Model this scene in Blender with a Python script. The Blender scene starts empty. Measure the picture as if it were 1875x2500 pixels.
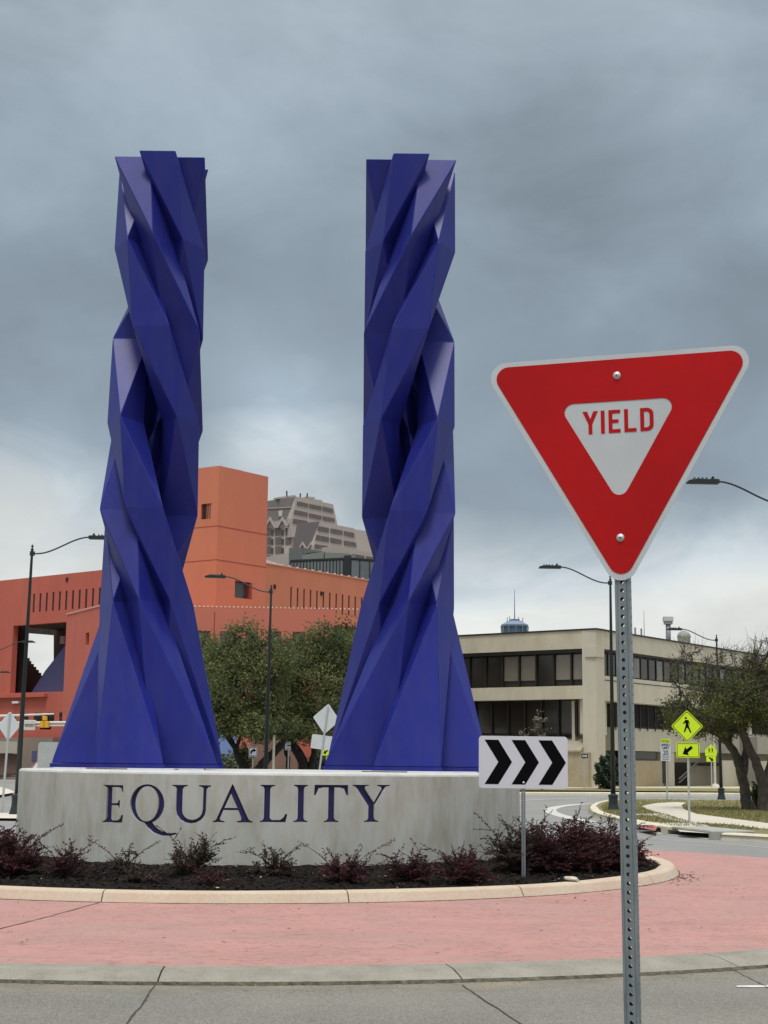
import bpy, bmesh, math, random
import numpy as np
from mathutils import Vector, Matrix
random.seed(7); rng = np.random.default_rng(7)
S = bpy.context.scene
COL = S.collection

# ------------------------------------------------------------------ camera
FPX = 3700.0; PITCH = math.atan(608/3700.0); ROLL = .0108
EYE = np.array([0, 0, 1.6])
_F = np.array([0, math.cos(PITCH), math.sin(PITCH)]); _U0 = np.array([0, -math.sin(PITCH), math.cos(PITCH)])
_X = np.array([1., 0, 0])
_R = math.cos(ROLL)*_X+math.sin(ROLL)*_U0; _U = -math.sin(ROLL)*_X+math.cos(ROLL)*_U0
cd = bpy.data.cameras.new('camera'); cam = bpy.data.objects.new('camera', cd); COL.objects.link(cam)
cd.sensor_fit = 'HORIZONTAL'; cd.sensor_width = 36; cd.lens = 36*FPX/1875
cd.clip_start = .1; cd.clip_end = 9000
cam.matrix_world = Matrix(((_R[0], _U[0], -_F[0], 0), (_R[1], _U[1], -_F[1], 0), (_R[2], _U[2], -_F[2], 1.6), (0, 0, 0, 1)))
S.camera = cam
S.render.resolution_x = 768; S.render.resolution_y = 1024
S.view_settings.view_transform = 'Standard'; S.view_settings.look = 'None'
S.view_settings.exposure = .38; S.view_settings.gamma = 1

# ------------------------------------------------------------------ world: overcast sky
def build_world():
    w = bpy.data.worlds.new('World'); S.world = w; w.use_nodes = True
    nt = w.node_tree; N = nt.nodes; L = nt.links
    for n in list(N): N.remove(n)
    def M(op, a, b=None, c=None):
        n = N.new('ShaderNodeMath'); n.operation = op
        for i, x in enumerate((a, b, c)):
            if x is None: continue
            if isinstance(x, (int, float)): n.inputs[i].default_value = x
            else: L.new(x, n.inputs[i])
        return n.outputs[0]
    tc = N.new('ShaderNodeTexCoord'); D = tc.outputs['Generated']
    sx = N.new('ShaderNodeSeparateXYZ'); L.new(D, sx.inputs[0])
    z = sx.outputs[2]
    mp = N.new('ShaderNodeMapping'); mp.inputs['Scale'].default_value = (1, 1, 1.7); L.new(D, mp.inputs[0])
    def noise(scale, det=6, rough=.55, off=0, dist=0):
        m2 = N.new('ShaderNodeMapping'); m2.inputs['Location'].default_value = (off, off*1.7, off*.3); L.new(mp.outputs[0], m2.inputs[0])
        n = N.new('ShaderNodeTexNoise'); n.inputs['Scale'].default_value = scale; n.inputs['Detail'].default_value = det
        n.inputs['Roughness'].default_value = rough; n.inputs['Distortion'].default_value = dist
        L.new(m2.outputs[0], n.inputs['Vector']); return n.outputs['Fac']
    n1 = noise(3.2, 6, .5, 3.1, .3); n2 = noise(8, 9, .58, 8.4, .5); n3 = noise(15, 7, .55, 1.3)
    def dirv(u, v):
        d = _F+_R*(u-937.5)/FPX-_U*(v-1250)/FPX; return d/np.linalg.norm(d)
    def blob(u, v, rad, amp):
        d = dirv(u, v); dp = N.new('ShaderNodeVectorMath'); dp.operation = 'DISTANCE'
        L.new(D, dp.inputs[0]); dp.inputs[1].default_value = tuple(d)
        q = M('DIVIDE', dp.outputs['Value'], rad/FPX); q = M('MULTIPLY', q, q)
        q = M('MULTIPLY', q, -1.0); q = M('EXPONENT', q); return M('MULTIPLY', q, amp)
    # bright bank low in the sky, ragged upper edge
    zz = M('ADD', z, M('MULTIPLY', M('SUBTRACT', n1, .5), .13))
    zz = M('ADD', zz, M('MULTIPLY', M('SUBTRACT', n2, .5), .16))
    for (u, v, r_, a) in CLOUDS: zz = M('ADD', zz, blob(u, v, r_, a))
    cr = N.new('ShaderNodeValToRGB'); L.new(zz, cr.inputs[0]); e = cr.color_ramp
    stops = [(0.0, (.58, .585, .55)), (.085, (.545, .56, .545)), (.125, (.42, .46, .485)), (.155, (.30, .35, .385)),
             (.195, (.206, .252, .294)), (.30, (.186, .230, .270)), (.40, (.212, .260, .302)), (.50, (.25, .297, .335)),
             (.66, (.72, .76, .80)), (1.0, (1.3, 1.33, 1.37))]
    e.elements[0].position = 0; e.elements[0].color = (*stops[0][1], 1); e.elements[1].position = 1; e.elements[1].color = (*stops[-1][1], 1)
    for p, c in stops[1:-1]:
        q = e.elements.new(p); q.color = (*c, 1)
    n4 = noise(4.2, 8, .52, 5.7, .45); sm = N.new('ShaderNodeMapRange'); sm.interpolation_type = 'SMOOTHSTEP'; L.new(n4, sm.inputs[0])
    sm.inputs[1].default_value = .42; sm.inputs[2].default_value = .60; sm.inputs[3].default_value = -.07; sm.inputs[4].default_value = .10
    k = M('ADD', M('ADD', .475, sm.outputs[0]), M('MULTIPLY', n1, .62)); k = M('ADD', k, M('MULTIPLY', n2, .52)); k = M('ADD', k, M('MULTIPLY', n3, .12))
    for (u, v, r_, a) in PATCHES: k = M('ADD', k, blob(u, v, r_, a))
    vm = N.new('ShaderNodeVectorMath'); vm.operation = 'SCALE'; L.new(cr.outputs[0], vm.inputs[0]); L.new(k, vm.inputs['Scale'])
    bgc = N.new('ShaderNodeBackground'); L.new(vm.outputs[0], bgc.inputs[0]); bgc.inputs[1].default_value = 1.0
    sky = N.new('ShaderNodeTexSky'); sky.sky_type = 'NISHITA'; sky.sun_disc = False
    sky.sun_elevation = math.radians(70); sky.sun_rotation = math.radians(190)
    bgs = N.new('ShaderNodeBackground'); L.new(sky.outputs[0], bgs.inputs[0]); bgs.inputs[1].default_value = .06
    mx = N.new('ShaderNodeMixShader'); mx.inputs[0].default_value = .93
    L.new(bgs.outputs[0], mx.inputs[1]); L.new(bgc.outputs[0], mx.inputs[2])
    out = N.new('ShaderNodeOutputWorld'); L.new(mx.outputs[0], out.inputs[0])
PATCHES = [(60, 560, 190, .15), (1850, 250, 300, .10), (700, 990, 120, .20), (620, 900, 90, .10), (1330, 480, 260, -.07), (330, 860, 200, -.05), (1300, 1020, 220, -.08), (850, 120, 300, .03), (1500, 1420, 330, .10)]
CLOUDS = [(720, 980, 230, -.070), (60, 1100, 300, -.060), (640, 1160, 200, -.02), (1350, 1040, 400, .045), (260, 930, 260, .03),
          (1800, 1090, 160, .05), (1500, 1400, 500, -.02), (30, 420, 90, -.0), (1180, 1020, 160, .02)]
build_world()
sun = bpy.data.lights.new('sun', 'SUN'); sun.energy = 1.5; sun.angle = math.radians(13); sun.color = (1, .965, .91)
so = bpy.data.objects.new('sun', sun); COL.objects.link(so)
el, az = math.radians(70), math.radians(190)      # azimuth clockwise from +Y
sd = Vector((math.sin(az)*math.cos(el), math.cos(az)*math.cos(el), math.sin(el)))
so.rotation_euler = sd.to_track_quat('Z', 'Y').to_euler(); so.location = (0, 0, 40)

# ------------------------------------------------------------------ helpers
def ray(u, v): return _F+_R*(u-937.5)/FPX-_U*(v-1250)/FPX
def G(u, v, z=0.):                      # ground point seen at a place of the photograph
    d = ray(u, v); t = (z-1.6)/d[2]; p = EYE+d*t; return (p[0], p[1])
def P(u, v, Y):
    d = ray(u, v); return Vector(EYE+d*(Y/d[1]))
def tag(o, label=None, cat=None, group=None, kind=None):
    if label: o['label'] = label
    if cat: o['category'] = cat
    if group: o['group'] = group
    if kind: o['kind'] = kind
    return o
def thing(name, loc, label, cat, group=None, rz=0, rot=None):
    o = bpy.data.objects.new(name, None); COL.objects.link(o); o.location = loc
    o.rotation_euler = rot if rot else (0, 0, rz); o.empty_display_size = .3
    return tag(o, label, cat, group)
def mesh(name, V, Fc, mat, parent=None, smooth=False, off=(0, 0, 0), uv=None):
    V = np.asarray(V, dtype=float).reshape(-1, 3)-np.array(off)
    me = bpy.data.meshes.new(name); me.from_pydata(V.tolist(), [], [list(f) for f in Fc])
    for m in (mat if isinstance(mat, (list, tuple)) else [mat]): me.materials.append(m)
    me.update()
    if smooth: me.polygons.foreach_set('use_smooth', [True]*len(me.polygons))
    o = bpy.data.objects.new(name, me); COL.objects.link(o)
    if parent: o.parent = parent
    return o
def quads_mesh(name, V, n, mat, parent=None, k=4):
    """fast mesh of independent k-gons; V is (n*k,3)"""
    me = bpy.data.meshes.new(name)
    me.vertices.add(n*k); me.vertices.foreach_set('co', np.asarray(V, dtype=np.float32).ravel())
    me.loops.add(n*k); me.loops.foreach_set('vertex_index', np.arange(n*k, dtype=np.int32))
    me.polygons.add(n); me.polygons.foreach_set('loop_start', np.arange(0, n*k, k, dtype=np.int32))
    me.polygons.foreach_set('loop_total', np.full(n, k, dtype=np.int32))
    me.update(calc_edges=True); me.materials.append(mat)
    o = bpy.data.objects.new(name, me); COL.objects.link(o)
    if parent: o.parent = parent
    return o
class MB:
    def __init__(s): s.v = []; s.f = []
    def add(s, V, Fc):
        b = len(s.v); s.v += [tuple(p) for p in V]; s.f += [[i+b for i in f] for f in Fc]; return s
    def box(s, x0, x1, y0, y1, z0, z1):
        V = [(x0, y0, z0), (x1, y0, z0), (x1, y1, z0), (x0, y1, z0), (x0, y0, z1), (x1, y0, z1), (x1, y1, z1), (x0, y1, z1)]
        return s.add(V, [(0, 3, 2, 1), (4, 5, 6, 7), (0, 1, 5, 4), (1, 2, 6, 5), (2, 3, 7, 6), (3, 0, 4, 7)])
    def tube(s, pts, rad, n=8, cap=True):
        pts = [Vector(p) for p in pts]; rad = rad if isinstance(rad, (list, tuple)) else [rad]*len(pts)
        b = len(s.v); prev = None
        for i, p in enumerate(pts):
            t = (pts[min(i+1, len(pts)-1)]-pts[max(i-1, 0)]).normalized()
            if prev is None: a = t.orthogonal().normalized()
            else:
                a = prev-t*prev.dot(t)
                a = a.normalized() if a.length > 1e-6 else t.orthogonal().normalized()
            prev = a; c = t.cross(a)
            for k in range(n):
                q = 2*math.pi*k/n; s.v.append(tuple(p+(a*math.cos(q)+c*math.sin(q))*rad[i]))
        for i in range(len(pts)-1):
            for k in range(n):
                k2 = (k+1) % n; s.f.append([b+i*n+k, b+i*n+k2, b+(i+1)*n+k2, b+(i+1)*n+k])
        if cap: s.f.append([b+k for k in range(n)][::-1]); s.f.append([b+(len(pts)-1)*n+k for k in range(n)])
        return s
    def lathe(s, prof, n=16, c=(0, 0)):
        b = len(s.v)
        for r, z in prof:
            for k in range(n):
                q = 2*math.pi*k/n; s.v.append((c[0]+r*math.cos(q), c[1]+r*math.sin(q), z))
        for i in range(len(prof)-1):
            for k in range(n):
                k2 = (k+1) % n; s.f.append([b+i*n+k, b+i*n+k2, b+(i+1)*n+k2, b+(i+1)*n+k])
        s.f.append([b+k for k in range(n)][::-1]); s.f.append([b+(len(prof)-1)*n+k for k in range(n)]); return s
    def prism(s, pts, y0, y1):           # polygon in x,z extruded along y
        n = len(pts); V = [(x, y0, z) for x, z in pts]+[(x, y1, z) for x, z in pts]
        F_ = [list(range(n)), list(range(2*n-1, n-1, -1))]+[[i, i+n, (i+1) % n+n, (i+1) % n] for i in range(n)]
        return s.add(V, F_)
    def slab(s, pts, z0, z1):            # polygon in x,y extruded along z
        n = len(pts); V = [(x, y, z0) for x, y in pts]+[(x, y, z1) for x, y in pts]
        return s.add(V, [list(range(n))[::-1], list(range(n, 2*n))]+[[i, (i+1) % n, (i+1) % n+n, i+n] for i in range(n)])
    def build(s, name, mat, parent=None, smooth=False, off=(0, 0, 0), bevel=0):
        o = mesh(name, s.v, s.f, mat, parent, smooth, off)
        if bevel:
            m = o.modifiers.new('bevel', 'BEVEL'); m.width = bevel; m.segments = 2; m.limit_method = 'ANGLE'; m.angle_limit = .6
        return o
def fixn(o):
    bm = bmesh.new(); bm.from_mesh(o.data); bmesh.ops.recalc_face_normals(bm, faces=bm.faces); bm.to_mesh(o.data); bm.free(); return o
def rrect(w, h, r, n=5):
    pts = []
    for cx, cz, a0 in ((w/2-r, h/2-r, 0), (-w/2+r, h/2-r, 90), (-w/2+r, -h/2+r, 180), (w/2-r, -h/2+r, 270)):
        for k in range(n+1):
            a = math.radians(a0+90*k/n); pts.append((cx+r*math.cos(a), cz+r*math.sin(a)))
    return pts
def rpoly(P_, r, n=6):
    out = []; N_ = len(P_)
    for i in range(N_):
        p = Vector(P_[i]); a = (Vector(P_[i-1])-p).normalized(); b = (Vector(P_[(i+1) % N_])-p).normalized()
        half = math.acos(max(-1, min(1, a.dot(b))))/2; d = r/math.tan(half); c = p+(a+b).normalized()*(r/math.sin(half))
        s0 = p+a*d-c; s1 = p+b*d-c
        a0 = math.atan2(s0[1], s0[0]); a1 = math.atan2(s1[1], s1[0])
        while a1-a0 > math.pi: a1 -= 2*math.pi
        while a1-a0 < -math.pi: a1 += 2*math.pi
        for k in range(n+1):
            q = a0+(a1-a0)*k/n; out.append((c[0]+r*math.cos(q), c[1]+r*math.sin(q)))
    return out
def copy_tree(o, parent=None):
    c = o.copy(); COL.objects.link(c); c.parent = parent
    for ch in list(o.children): copy_tree(ch, c)
    return c

# ------------------------------------------------------------------ materials
MATS = {}
def mat(name, col, rough=.8, var=0., vscale=3., vcol=None, bump=0., bscale=20., spec=.5, metal=0., coat=0., stretch=(1, 1, 1),
        speck=0., sscale=60., speckcol=None, transl=0., detail=6, bdist=.02, coords='Object', cr=.15):
    if name in MATS: return MATS[name]
    m = bpy.data.materials.new(name); m.use_nodes = True; nt = m.node_tree; N = nt.nodes; L = nt.links
    b = N['Principled BSDF']; b.inputs['Base Color'].default_value = (*col, 1); b.inputs['Roughness'].default_value = rough
    b.inputs['Specular IOR Level'].default_value = spec; b.inputs['Metallic'].default_value = metal
    b.inputs['Coat Weight'].default_value = coat; b.inputs['Coat Roughness'].default_value = cr
    tc = N.new('ShaderNodeTexCoord'); mp = N.new('ShaderNodeMapping'); mp.inputs['Scale'].default_value = stretch
    L.new(tc.outputs[coords], mp.inputs[0])
    def noise(sc, det=detail, rg=.6):
        n = N.new('ShaderNodeTexNoise'); n.inputs['Scale'].default_value = sc; n.inputs['Detail'].default_value = det; n.inputs['Roughness'].default_value = rg
        L.new(mp.outputs[0], n.inputs['Vector']); return n.outputs['Fac']
    cur = None
    if var or vcol:
        r_ = N.new('ShaderNodeValToRGB'); L.new(noise(vscale), r_.inputs[0]); e = r_.color_ramp.elements
        v2 = vcol if vcol else tuple(c*(1-var) for c in col); v1 = col if vcol else tuple(min(1, c*(1+var)) for c in col)
        e[0].position = .34; e[0].color = (*v2, 1); e[1].position = .66; e[1].color = (*v1, 1); cur = r_.outputs[0]
    if speck:
        r2 = N.new('ShaderNodeValToRGB'); L.new(noise(sscale, 3), r2.inputs[0]); e = r2.color_ramp.elements
        e[0].position = .40; e[0].color = (0, 0, 0, 1); e[1].position = .64; e[1].color = (1, 1, 1, 1)
        mx = N.new('ShaderNodeMix'); mx.data_type = 'RGBA'; mf = N.new('ShaderNodeMath'); mf.operation = 'MULTIPLY'; mf.inputs[1].default_value = speck
        L.new(r2.outputs[0], mf.inputs[0]); L.new(mf.outputs[0], mx.inputs[0])
        if cur: L.new(cur, mx.inputs[6])
        else: mx.inputs[6].default_value = (*col, 1)
        mx.inputs[7].default_value = (*(speckcol or tuple(c*.5 for c in col)), 1); cur = mx.outputs[2]
    if cur: L.new(cur, b.inputs['Base Color'])
    if bump:
        bp = N.new('ShaderNodeBump'); bp.inputs['Strength'].default_value = bump; bp.inputs['Distance'].default_value = bdist
        L.new(noise(bscale), bp.inputs['Height']); L.new(bp.outputs[0], b.inputs['Normal'])
    if transl:
        t = N.new('ShaderNodeBsdfTranslucent'); mxs = N.new('ShaderNodeMixShader'); mxs.inputs[0].default_value = transl
        if cur: L.new(cur, t.inputs[0])
        else: t.inputs[0].default_value = (*col, 1)
        L.new(b.outputs[0], mxs.inputs[1]); L.new(t.outputs[0], mxs.inputs[2]); L.new(mxs.outputs[0], N['Material Output'].inputs[0])
    MATS[name] = m; return m
BLUE = mat('royal_blue_paint', (.0150, .0205, .200), .38, var=.14, vscale=.9, spec=.26, speck=.42, sscale=4, speckcol=(.032, .036, .18), stretch=(1.2, 1.2, .35), coat=0., bump=.10, bscale=1.3, bdist=.04, cr=.22)
LETTERB = mat('letter_blue', (.012, .010, .085), .6)
CONC = mat('wall_concrete', (.53, .52, .46), .85, vcol=(.38, .36, .295), vscale=1.7, stretch=(1.5, 1.5, .45), speck=.42, sscale=6, speckcol=(.55, .58, .575), bump=.25, bscale=30, bdist=.01)
CONCTOP = mat('top_concrete', (.52, .52, .49), .85, var=.1, vscale=3, bump=.2, bscale=30)
KERB = mat('kerb_concrete', (.56, .475, .355), .88, vcol=(.53, .40, .30), vscale=1.8, speck=.35, sscale=26, speckcol=(.36, .30, .22), bump=.3, bscale=40, bdist=.01)
PALE = mat('pale_concrete', (.58, .54, .44), .9, var=.10, vscale=.8, speck=.2, sscale=6)
GUT = mat('gutter_concrete', (.27, .245, .195), .85, vcol=(.18, .163, .125), vscale=3.5, stretch=(1, 1, 1), speck=.35, sscale=70, speckcol=(.40, .39, .33), bump=.5, bscale=60, bdist=.01)
ASPH = mat('grey_asphalt', (.215, .212, .195), .85, var=.13, vscale=.5, speck=.3, sscale=90, speckcol=(.29, .28, .26), bump=.3, bscale=90, bdist=.01)
GREEN = mat('lamp_dark_green', (.012, .022, .022), .45)
BLACK = mat('black_print', (.003, .003, .004), .7, spec=.06)
ALU = mat('sign_back_aluminium', (.62, .64, .65), .5, var=.06, vscale=4)
WHITE = mat('sign_white', (.60, .63, .68), .4)
LIME = mat('fluorescent_yellow_green', (.64, .86, .02), .45)
GALV = mat('galvanised_steel', (.25, .285, .295), .42, vcol=(.15, .18, .195), vscale=9, stretch=(6, 6, .5), metal=.35, speck=.35, sscale=30, speckcol=(.32, .35, .36), spec=.6)
POSTW = mat('painted_grey_post', (.42, .43, .42), .5)

# ------------------------------------------------------------------ the ground
def poly_sheet(name, pts, z, m, kind='structure', parent=None):
    c = np.mean(pts, axis=0)
    o = mesh(name, [(x, y, z) for x, y in pts], [list(range(len(pts)))], m, parent)
    if o.data.polygons[0].normal.z < 0: o.data.flip_normals()
    if kind: o['kind'] = kind
    return o
def ring(name, c, r0, r1, z0, z1, m, n=160, parent=None):
    V = []; Fc = []
    for k in range(n):
        a = 2*math.pi*k/n; V += [(c[0]+r0*math.cos(a), c[1]+r0*math.sin(a), z0), (c[0]+r1*math.cos(a), c[1]+r1*math.sin(a), z1)]
    for k in range(n):
        a, b = 2*k, 2*((k+1) % n); Fc.append([a, a+1, b+1, b])
    o = mesh(name, V, Fc, m, parent)
    if o.data.polygons[0].normal.z < 0: o.data.flip_normals()
    return o
AC = (-1.9, 22.2); AR = 9.94; GR = 10.44     # apron circle, gutter circle
PCN = (-2.3, 24.33); PR = 6.86               # planter kerb circle
DRY = mat('earth', (.14, .12, .08), .95, var=.2, vscale=.3)
o = poly_sheet('ground', [(-3000, -200), (3000, -200), (3000, 4000), (-3000, 4000)], -.09, DRY)
# road: worn grey-brown concrete paving with fine aggregate
def road_mat():
    m = mat('road_surface', (.172, .153, .120), .8, vcol=(.100, .092, .074), vscale=.42, speck=.6, sscale=75, speckcol=(.33, .32, .28), bump=.55, bscale=110, bdist=.012, detail=8)
    return m
ROAD = road_mat()
road = poly_sheet('road', [(-60, 2), (60, 2), (60, 34), (-60, 34)], -.075, ROAD)
farroad = poly_sheet('far_road', [(-400, 34), (400, 34), (400, 112), (-400, 112)], -.014, ASPH)
# make the near road meet the gutter, and rise to the apron level on the far side
def bed_z(x, y):
    d = math.hypot(x-PCN[0], y-PCN[1]); t = min(1, max(0, (PR-.25-d)/2.3)); return .115+.10*t*t*(3-2*t)
def stamped_mat():
    m = bpy.data.materials.new('stamped_pink_concrete'); m.use_nodes = True; nt = m.node_tree; N = nt.nodes; L = nt.links
    b = N['Principled BSDF']; b.inputs['Roughness'].default_value = .72
    tc = N.new('ShaderNodeTexCoord')
    def noise(sc, st, det=6, dist=0., rg=.6):
        mp = N.new('ShaderNodeMapping'); mp.inputs['Scale'].default_value = st; L.new(tc.outputs['Object'], mp.inputs[0])
        n = N.new('ShaderNodeTexNoise'); n.inputs['Scale'].default_value = sc; n.inputs['Detail'].default_value = det
        n.inputs['Distortion'].default_value = dist; n.inputs['Roughness'].default_value = rg; L.new(mp.outputs[0], n.inputs['Vector']); return n.outputs['Fac']
    a = noise(.9, (1, 1.5, 1)); bz = noise(6.5, (1, 2.0, 1), 9, 1.6, .68); c = noise(60, (1, 1, 1), 3)
    r1 = N.new('ShaderNodeValToRGB'); L.new(a, r1.inputs[0]); e = r1.color_ramp.elements
    e[0].position = .32; e[0].color = (.41, .225, .195, 1); e[1].position = .66; e[1].color = (.50, .258, .225, 1)
    r2 = N.new('ShaderNodeValToRGB'); L.new(bz, r2.inputs[0]); e = r2.color_ramp.elements
    e[0].position = .37; e[0].color = (.42, .38, .37, 1); e[1].position = .46; e[1].color = (1, 1, 1, 1)
    r3 = N.new('ShaderNodeValToRGB'); L.new(c, r3.inputs[0]); e = r3.color_ramp.elements
    e[0].position = .3; e[0].color = (.86, .84, .82, 1); e[1].position = .7; e[1].color = (1.08, 1.06, 1.04, 1)
    m1 = N.new('ShaderNodeMix'); m1.data_type = 'RGBA'; m1.blend_type = 'MULTIPLY'; m1.inputs[0].default_value = .75; L.new(r1.outputs[0], m1.inputs[6]); L.new(r2.outputs[0], m1.inputs[7])
    m2 = N.new('ShaderNodeMix'); m2.data_type = 'RGBA'; m2.blend_type = 'MULTIPLY'; m2.inputs[0].default_value = 1; L.new(m1.outputs[2], m2.inputs[6]); L.new(r3.outputs[0], m2.inputs[7])
    du = noise(.55, (1, 1.2, 1), 7, .6, .62); r4 = N.new('ShaderNodeValToRGB'); L.new(du, r4.inputs[0]); e = r4.color_ramp.elements
    e[0].position = .46; e[0].color = (0, 0, 0, 1); e[1].position = .72; e[1].color = (.38, .38, .38, 1)
    m3 = N.new('ShaderNodeMix'); m3.data_type = 'RGBA'; L.new(r4.outputs[0], m3.inputs[0]); L.new(m2.outputs[2], m3.inputs[6]); m3.inputs[7].default_value = (.36, .27, .235, 1)
    L.new(m3.outputs[2], b.inputs['Base Color'])
    bp = N.new('ShaderNodeBump'); bp.inputs['Strength'].default_value = .8; bp.inputs['Distance'].default_value = .03; L.new(bz, bp.inputs['Height'])
    L.new(bp.outputs[0], b.inputs['Normal']); return m
PINK = stamped_mat()
apron = ring('truck_apron', AC, .5, AR, 0, 0, PINK, 200); apron['kind'] = 'structure'
# the gutter band, in cast lengths with open joints, sloping from apron to road
def angle_of(p, c): return math.atan2(p[1]-c[1], p[0]-c[0])
gut = bpy.data.objects.new('gutter_band', None); COL.objects.link(gut); gut['kind'] = 'structure'; gut.location = (AC[0], AC[1], 0)
ja = sorted([angle_of(G(400, 2362), AC), angle_of(G(1100, 2360), AC), angle_of(G(1752, 2335), AC)])
step = (ja[2]-ja[0])/2
cuts = [ja[0]+step*k for k in range(-8, 9)]; cuts[9] = ja[1]
for i in range(len(cuts)-1):
    a0, a1 = cuts[i]+.0007, cuts[i+1]-.0007; V = []; Fc = []; n = 14
    for k in range(n+1):
        a = a0+(a1-a0)*k/n; w = .006*math.sin(k*1.7+i)
        for rr, zz in ((AR+.003, -.10), (AR+.003, .004), (AR+.22, -.006), (GR-.10+w, -.040), (GR-.01+w, -.062), (GR+w, -.12)):
            V.append((rr*math.cos(a), rr*math.sin(a), zz))
    for k in range(n):
        for j in range(5): Fc.append([k*6+j, k*6+j+1, (k+1)*6+j+1, (k+1)*6+j])
    Fc += [[j for j in range(6)], [n*6+j for j in range(6)][::-1]]
    fixn(mesh('gutter_segment', V, Fc, GUT, gut))
CRACK = mat('joint_dirt', (.05, .045, .035), .95, var=.3, vscale=20)
def crack(name, pts, w, z, m=CRACK, jit=.0):
    V = []; Fc = []; pts = [Vector((p[0], p[1])) for p in pts]; fine = []
    for i in range(len(pts)-1):
        for k in range(8): fine.append(pts[i].lerp(pts[i+1], k/8))
    fine.append(pts[-1])
    for i, p in enumerate(fine):
        t = (fine[min(i+1, len(fine)-1)]-fine[max(i-1, 0)]).normalized(); nn = Vector((-t.y, t.x)); p = p+nn*random.uniform(-jit, jit)
        ww = w*random.uniform(.55, 1.3); V += [tuple(p+nn*ww/2)+(z,), tuple(p-nn*ww/2)+(z,)]
    for i in range(len(fine)-1): Fc.append([2*i, 2*i+1, 2*i+3, 2*i+2])
    o = mesh(name, V, Fc, m)
    if o.data.polygons[0].normal.z < 0: o.data.flip_normals()
    o['kind'] = 'structure'; return o
crack('road_joint', [G(380, 2402, -.07), G(355, 2440, -.07), G(308, 2500, -.07), G(200, 2640, -.07)], .016, -.070, jit=.006)
crack('road_joint', [G(1128, 2404, -.07), G(1165, 2430, -.07), G(1275, 2500, -.07), G(1500, 2640, -.07)], .014, -.070, jit=.006)
crack('road_joint', [G(1795, 2370, -.07), G(1850, 2398, -.07), G(1990, 2470, -.07)], .009, -.070, jit=.004)
crack('apron_joint', [G(243, 2204), G(120, 2238), G(0, 2268), G(-160, 2312)], .018, .004, jit=.006)
# grime and grit line along the outer edge of the gutter
V = []; Fc = []; n = 700
for k in range(n+1):
    a = math.radians(200)+math.radians(140)*k/n; r1 = GR+.008+.03*random.random()**3; r0 = GR-.008-.02*random.random()**3
    V += [(AC[0]+r0*math.cos(a), AC[1]+r0*math.sin(a), -.048), (AC[0]+r1*math.cos(a), AC[1]+r1*math.sin(a), -.0705)]
for k in range(n): Fc.append([2*k, 2*k+1, 2*k+3, 2*k+2])
GRIME = mat('gutter_grime', (.085, .080, .052), .95, var=.5, vscale=14)
o = fixn(mesh('gutter_dirt_line', V, Fc, GRIME)); o['kind'] = 'structure'
if o.data.polygons[0].normal.z < 0: o.data.flip_normals()
V = []; Fc = []
for k in range(n+1):
    a = math.radians(200)+math.radians(140)*k/n
    r1 = GR+.30+.10*math.sin(a*23)+.07*math.sin(a*61+1)+.05*random.random()
    for rr in (GR+.006, GR+.12, r1): V.append((AC[0]+rr*math.cos(a), AC[1]+rr*math.sin(a), -.0745+.0022*(1 if rr < r1 else 0)))
for k in range(n):
    for j in range(2): Fc.append([3*k+j, 3*k+j+1, 3*k+j+4, 3*k+j+3])
o = fixn(mesh('silted_road_edge', V, Fc, mat('silt', (.25, .215, .16), .9, vcol=(.15, .135, .105), vscale=2.2, speck=.5, sscale=70, speckcol=(.22, .20, .16), bump=.8, bscale=60, bdist=.012))); o['kind'] = 'structure'
if o.data.polygons[0].normal.z < 0: o.data.flip_normals()
# sandy grit beside it
gv = []; 
for k in range(14000):
    a = math.radians(random.uniform(215, 335)); r = GR+.02+abs(random.gauss(0, .22)); s = random.uniform(.002, .007)
    c = np.array([AC[0]+r*math.cos(a), AC[1]+r*math.sin(a), -.0735+s*.6]); q = rng.normal(size=(3, 3)); q /= np.linalg.norm(q, axis=1)[:, None]
    gv.append(c+q*s)
o = quads_mesh('road_grit', np.concatenate(gv), len(gv), mat('sand_grit', (.36, .33, .26), .9, var=.4, vscale=60), k=3); o['kind'] = 'stuff'
# white lane dash near the right edge
wd = [G(1797, 2406, -.07), G(1800, 2409.5, -.07), G(1990, 2411, -.07), G(1990, 2404, -.07)]
poly_sheet('lane_marking', wd, -.070, mat('worn_white_paint', (.60, .60, .56), .7, var=.2, vscale=9))
# level road surface round the far side of the apron
V = []; Fc = []; n = 60
for k in range(n+1):
    a = math.radians(-12)+math.radians(204)*k/n
    V += [(AC[0]+(AR+.002)*math.cos(a), AC[1]+(AR+.002)*math.sin(a), -.008), (AC[0]+(AR+7)*math.cos(a), AC[1]+(AR+7)*math.sin(a), -.009), (AC[0]+(AR+34)*math.cos(a), AC[1]+(AR+34)*math.sin(a), -.010)]
for k in range(n):
    for j in range(2): Fc.append([3*k+j, 3*k+j+1, 3*k+j+4, 3*k+j+3])
o = fixn(mesh('circulating_road', V, Fc, ASPH)); o['kind'] = 'structure'
if o.data.polygons[0].normal.z < 0: o.data.flip_normals()

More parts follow.
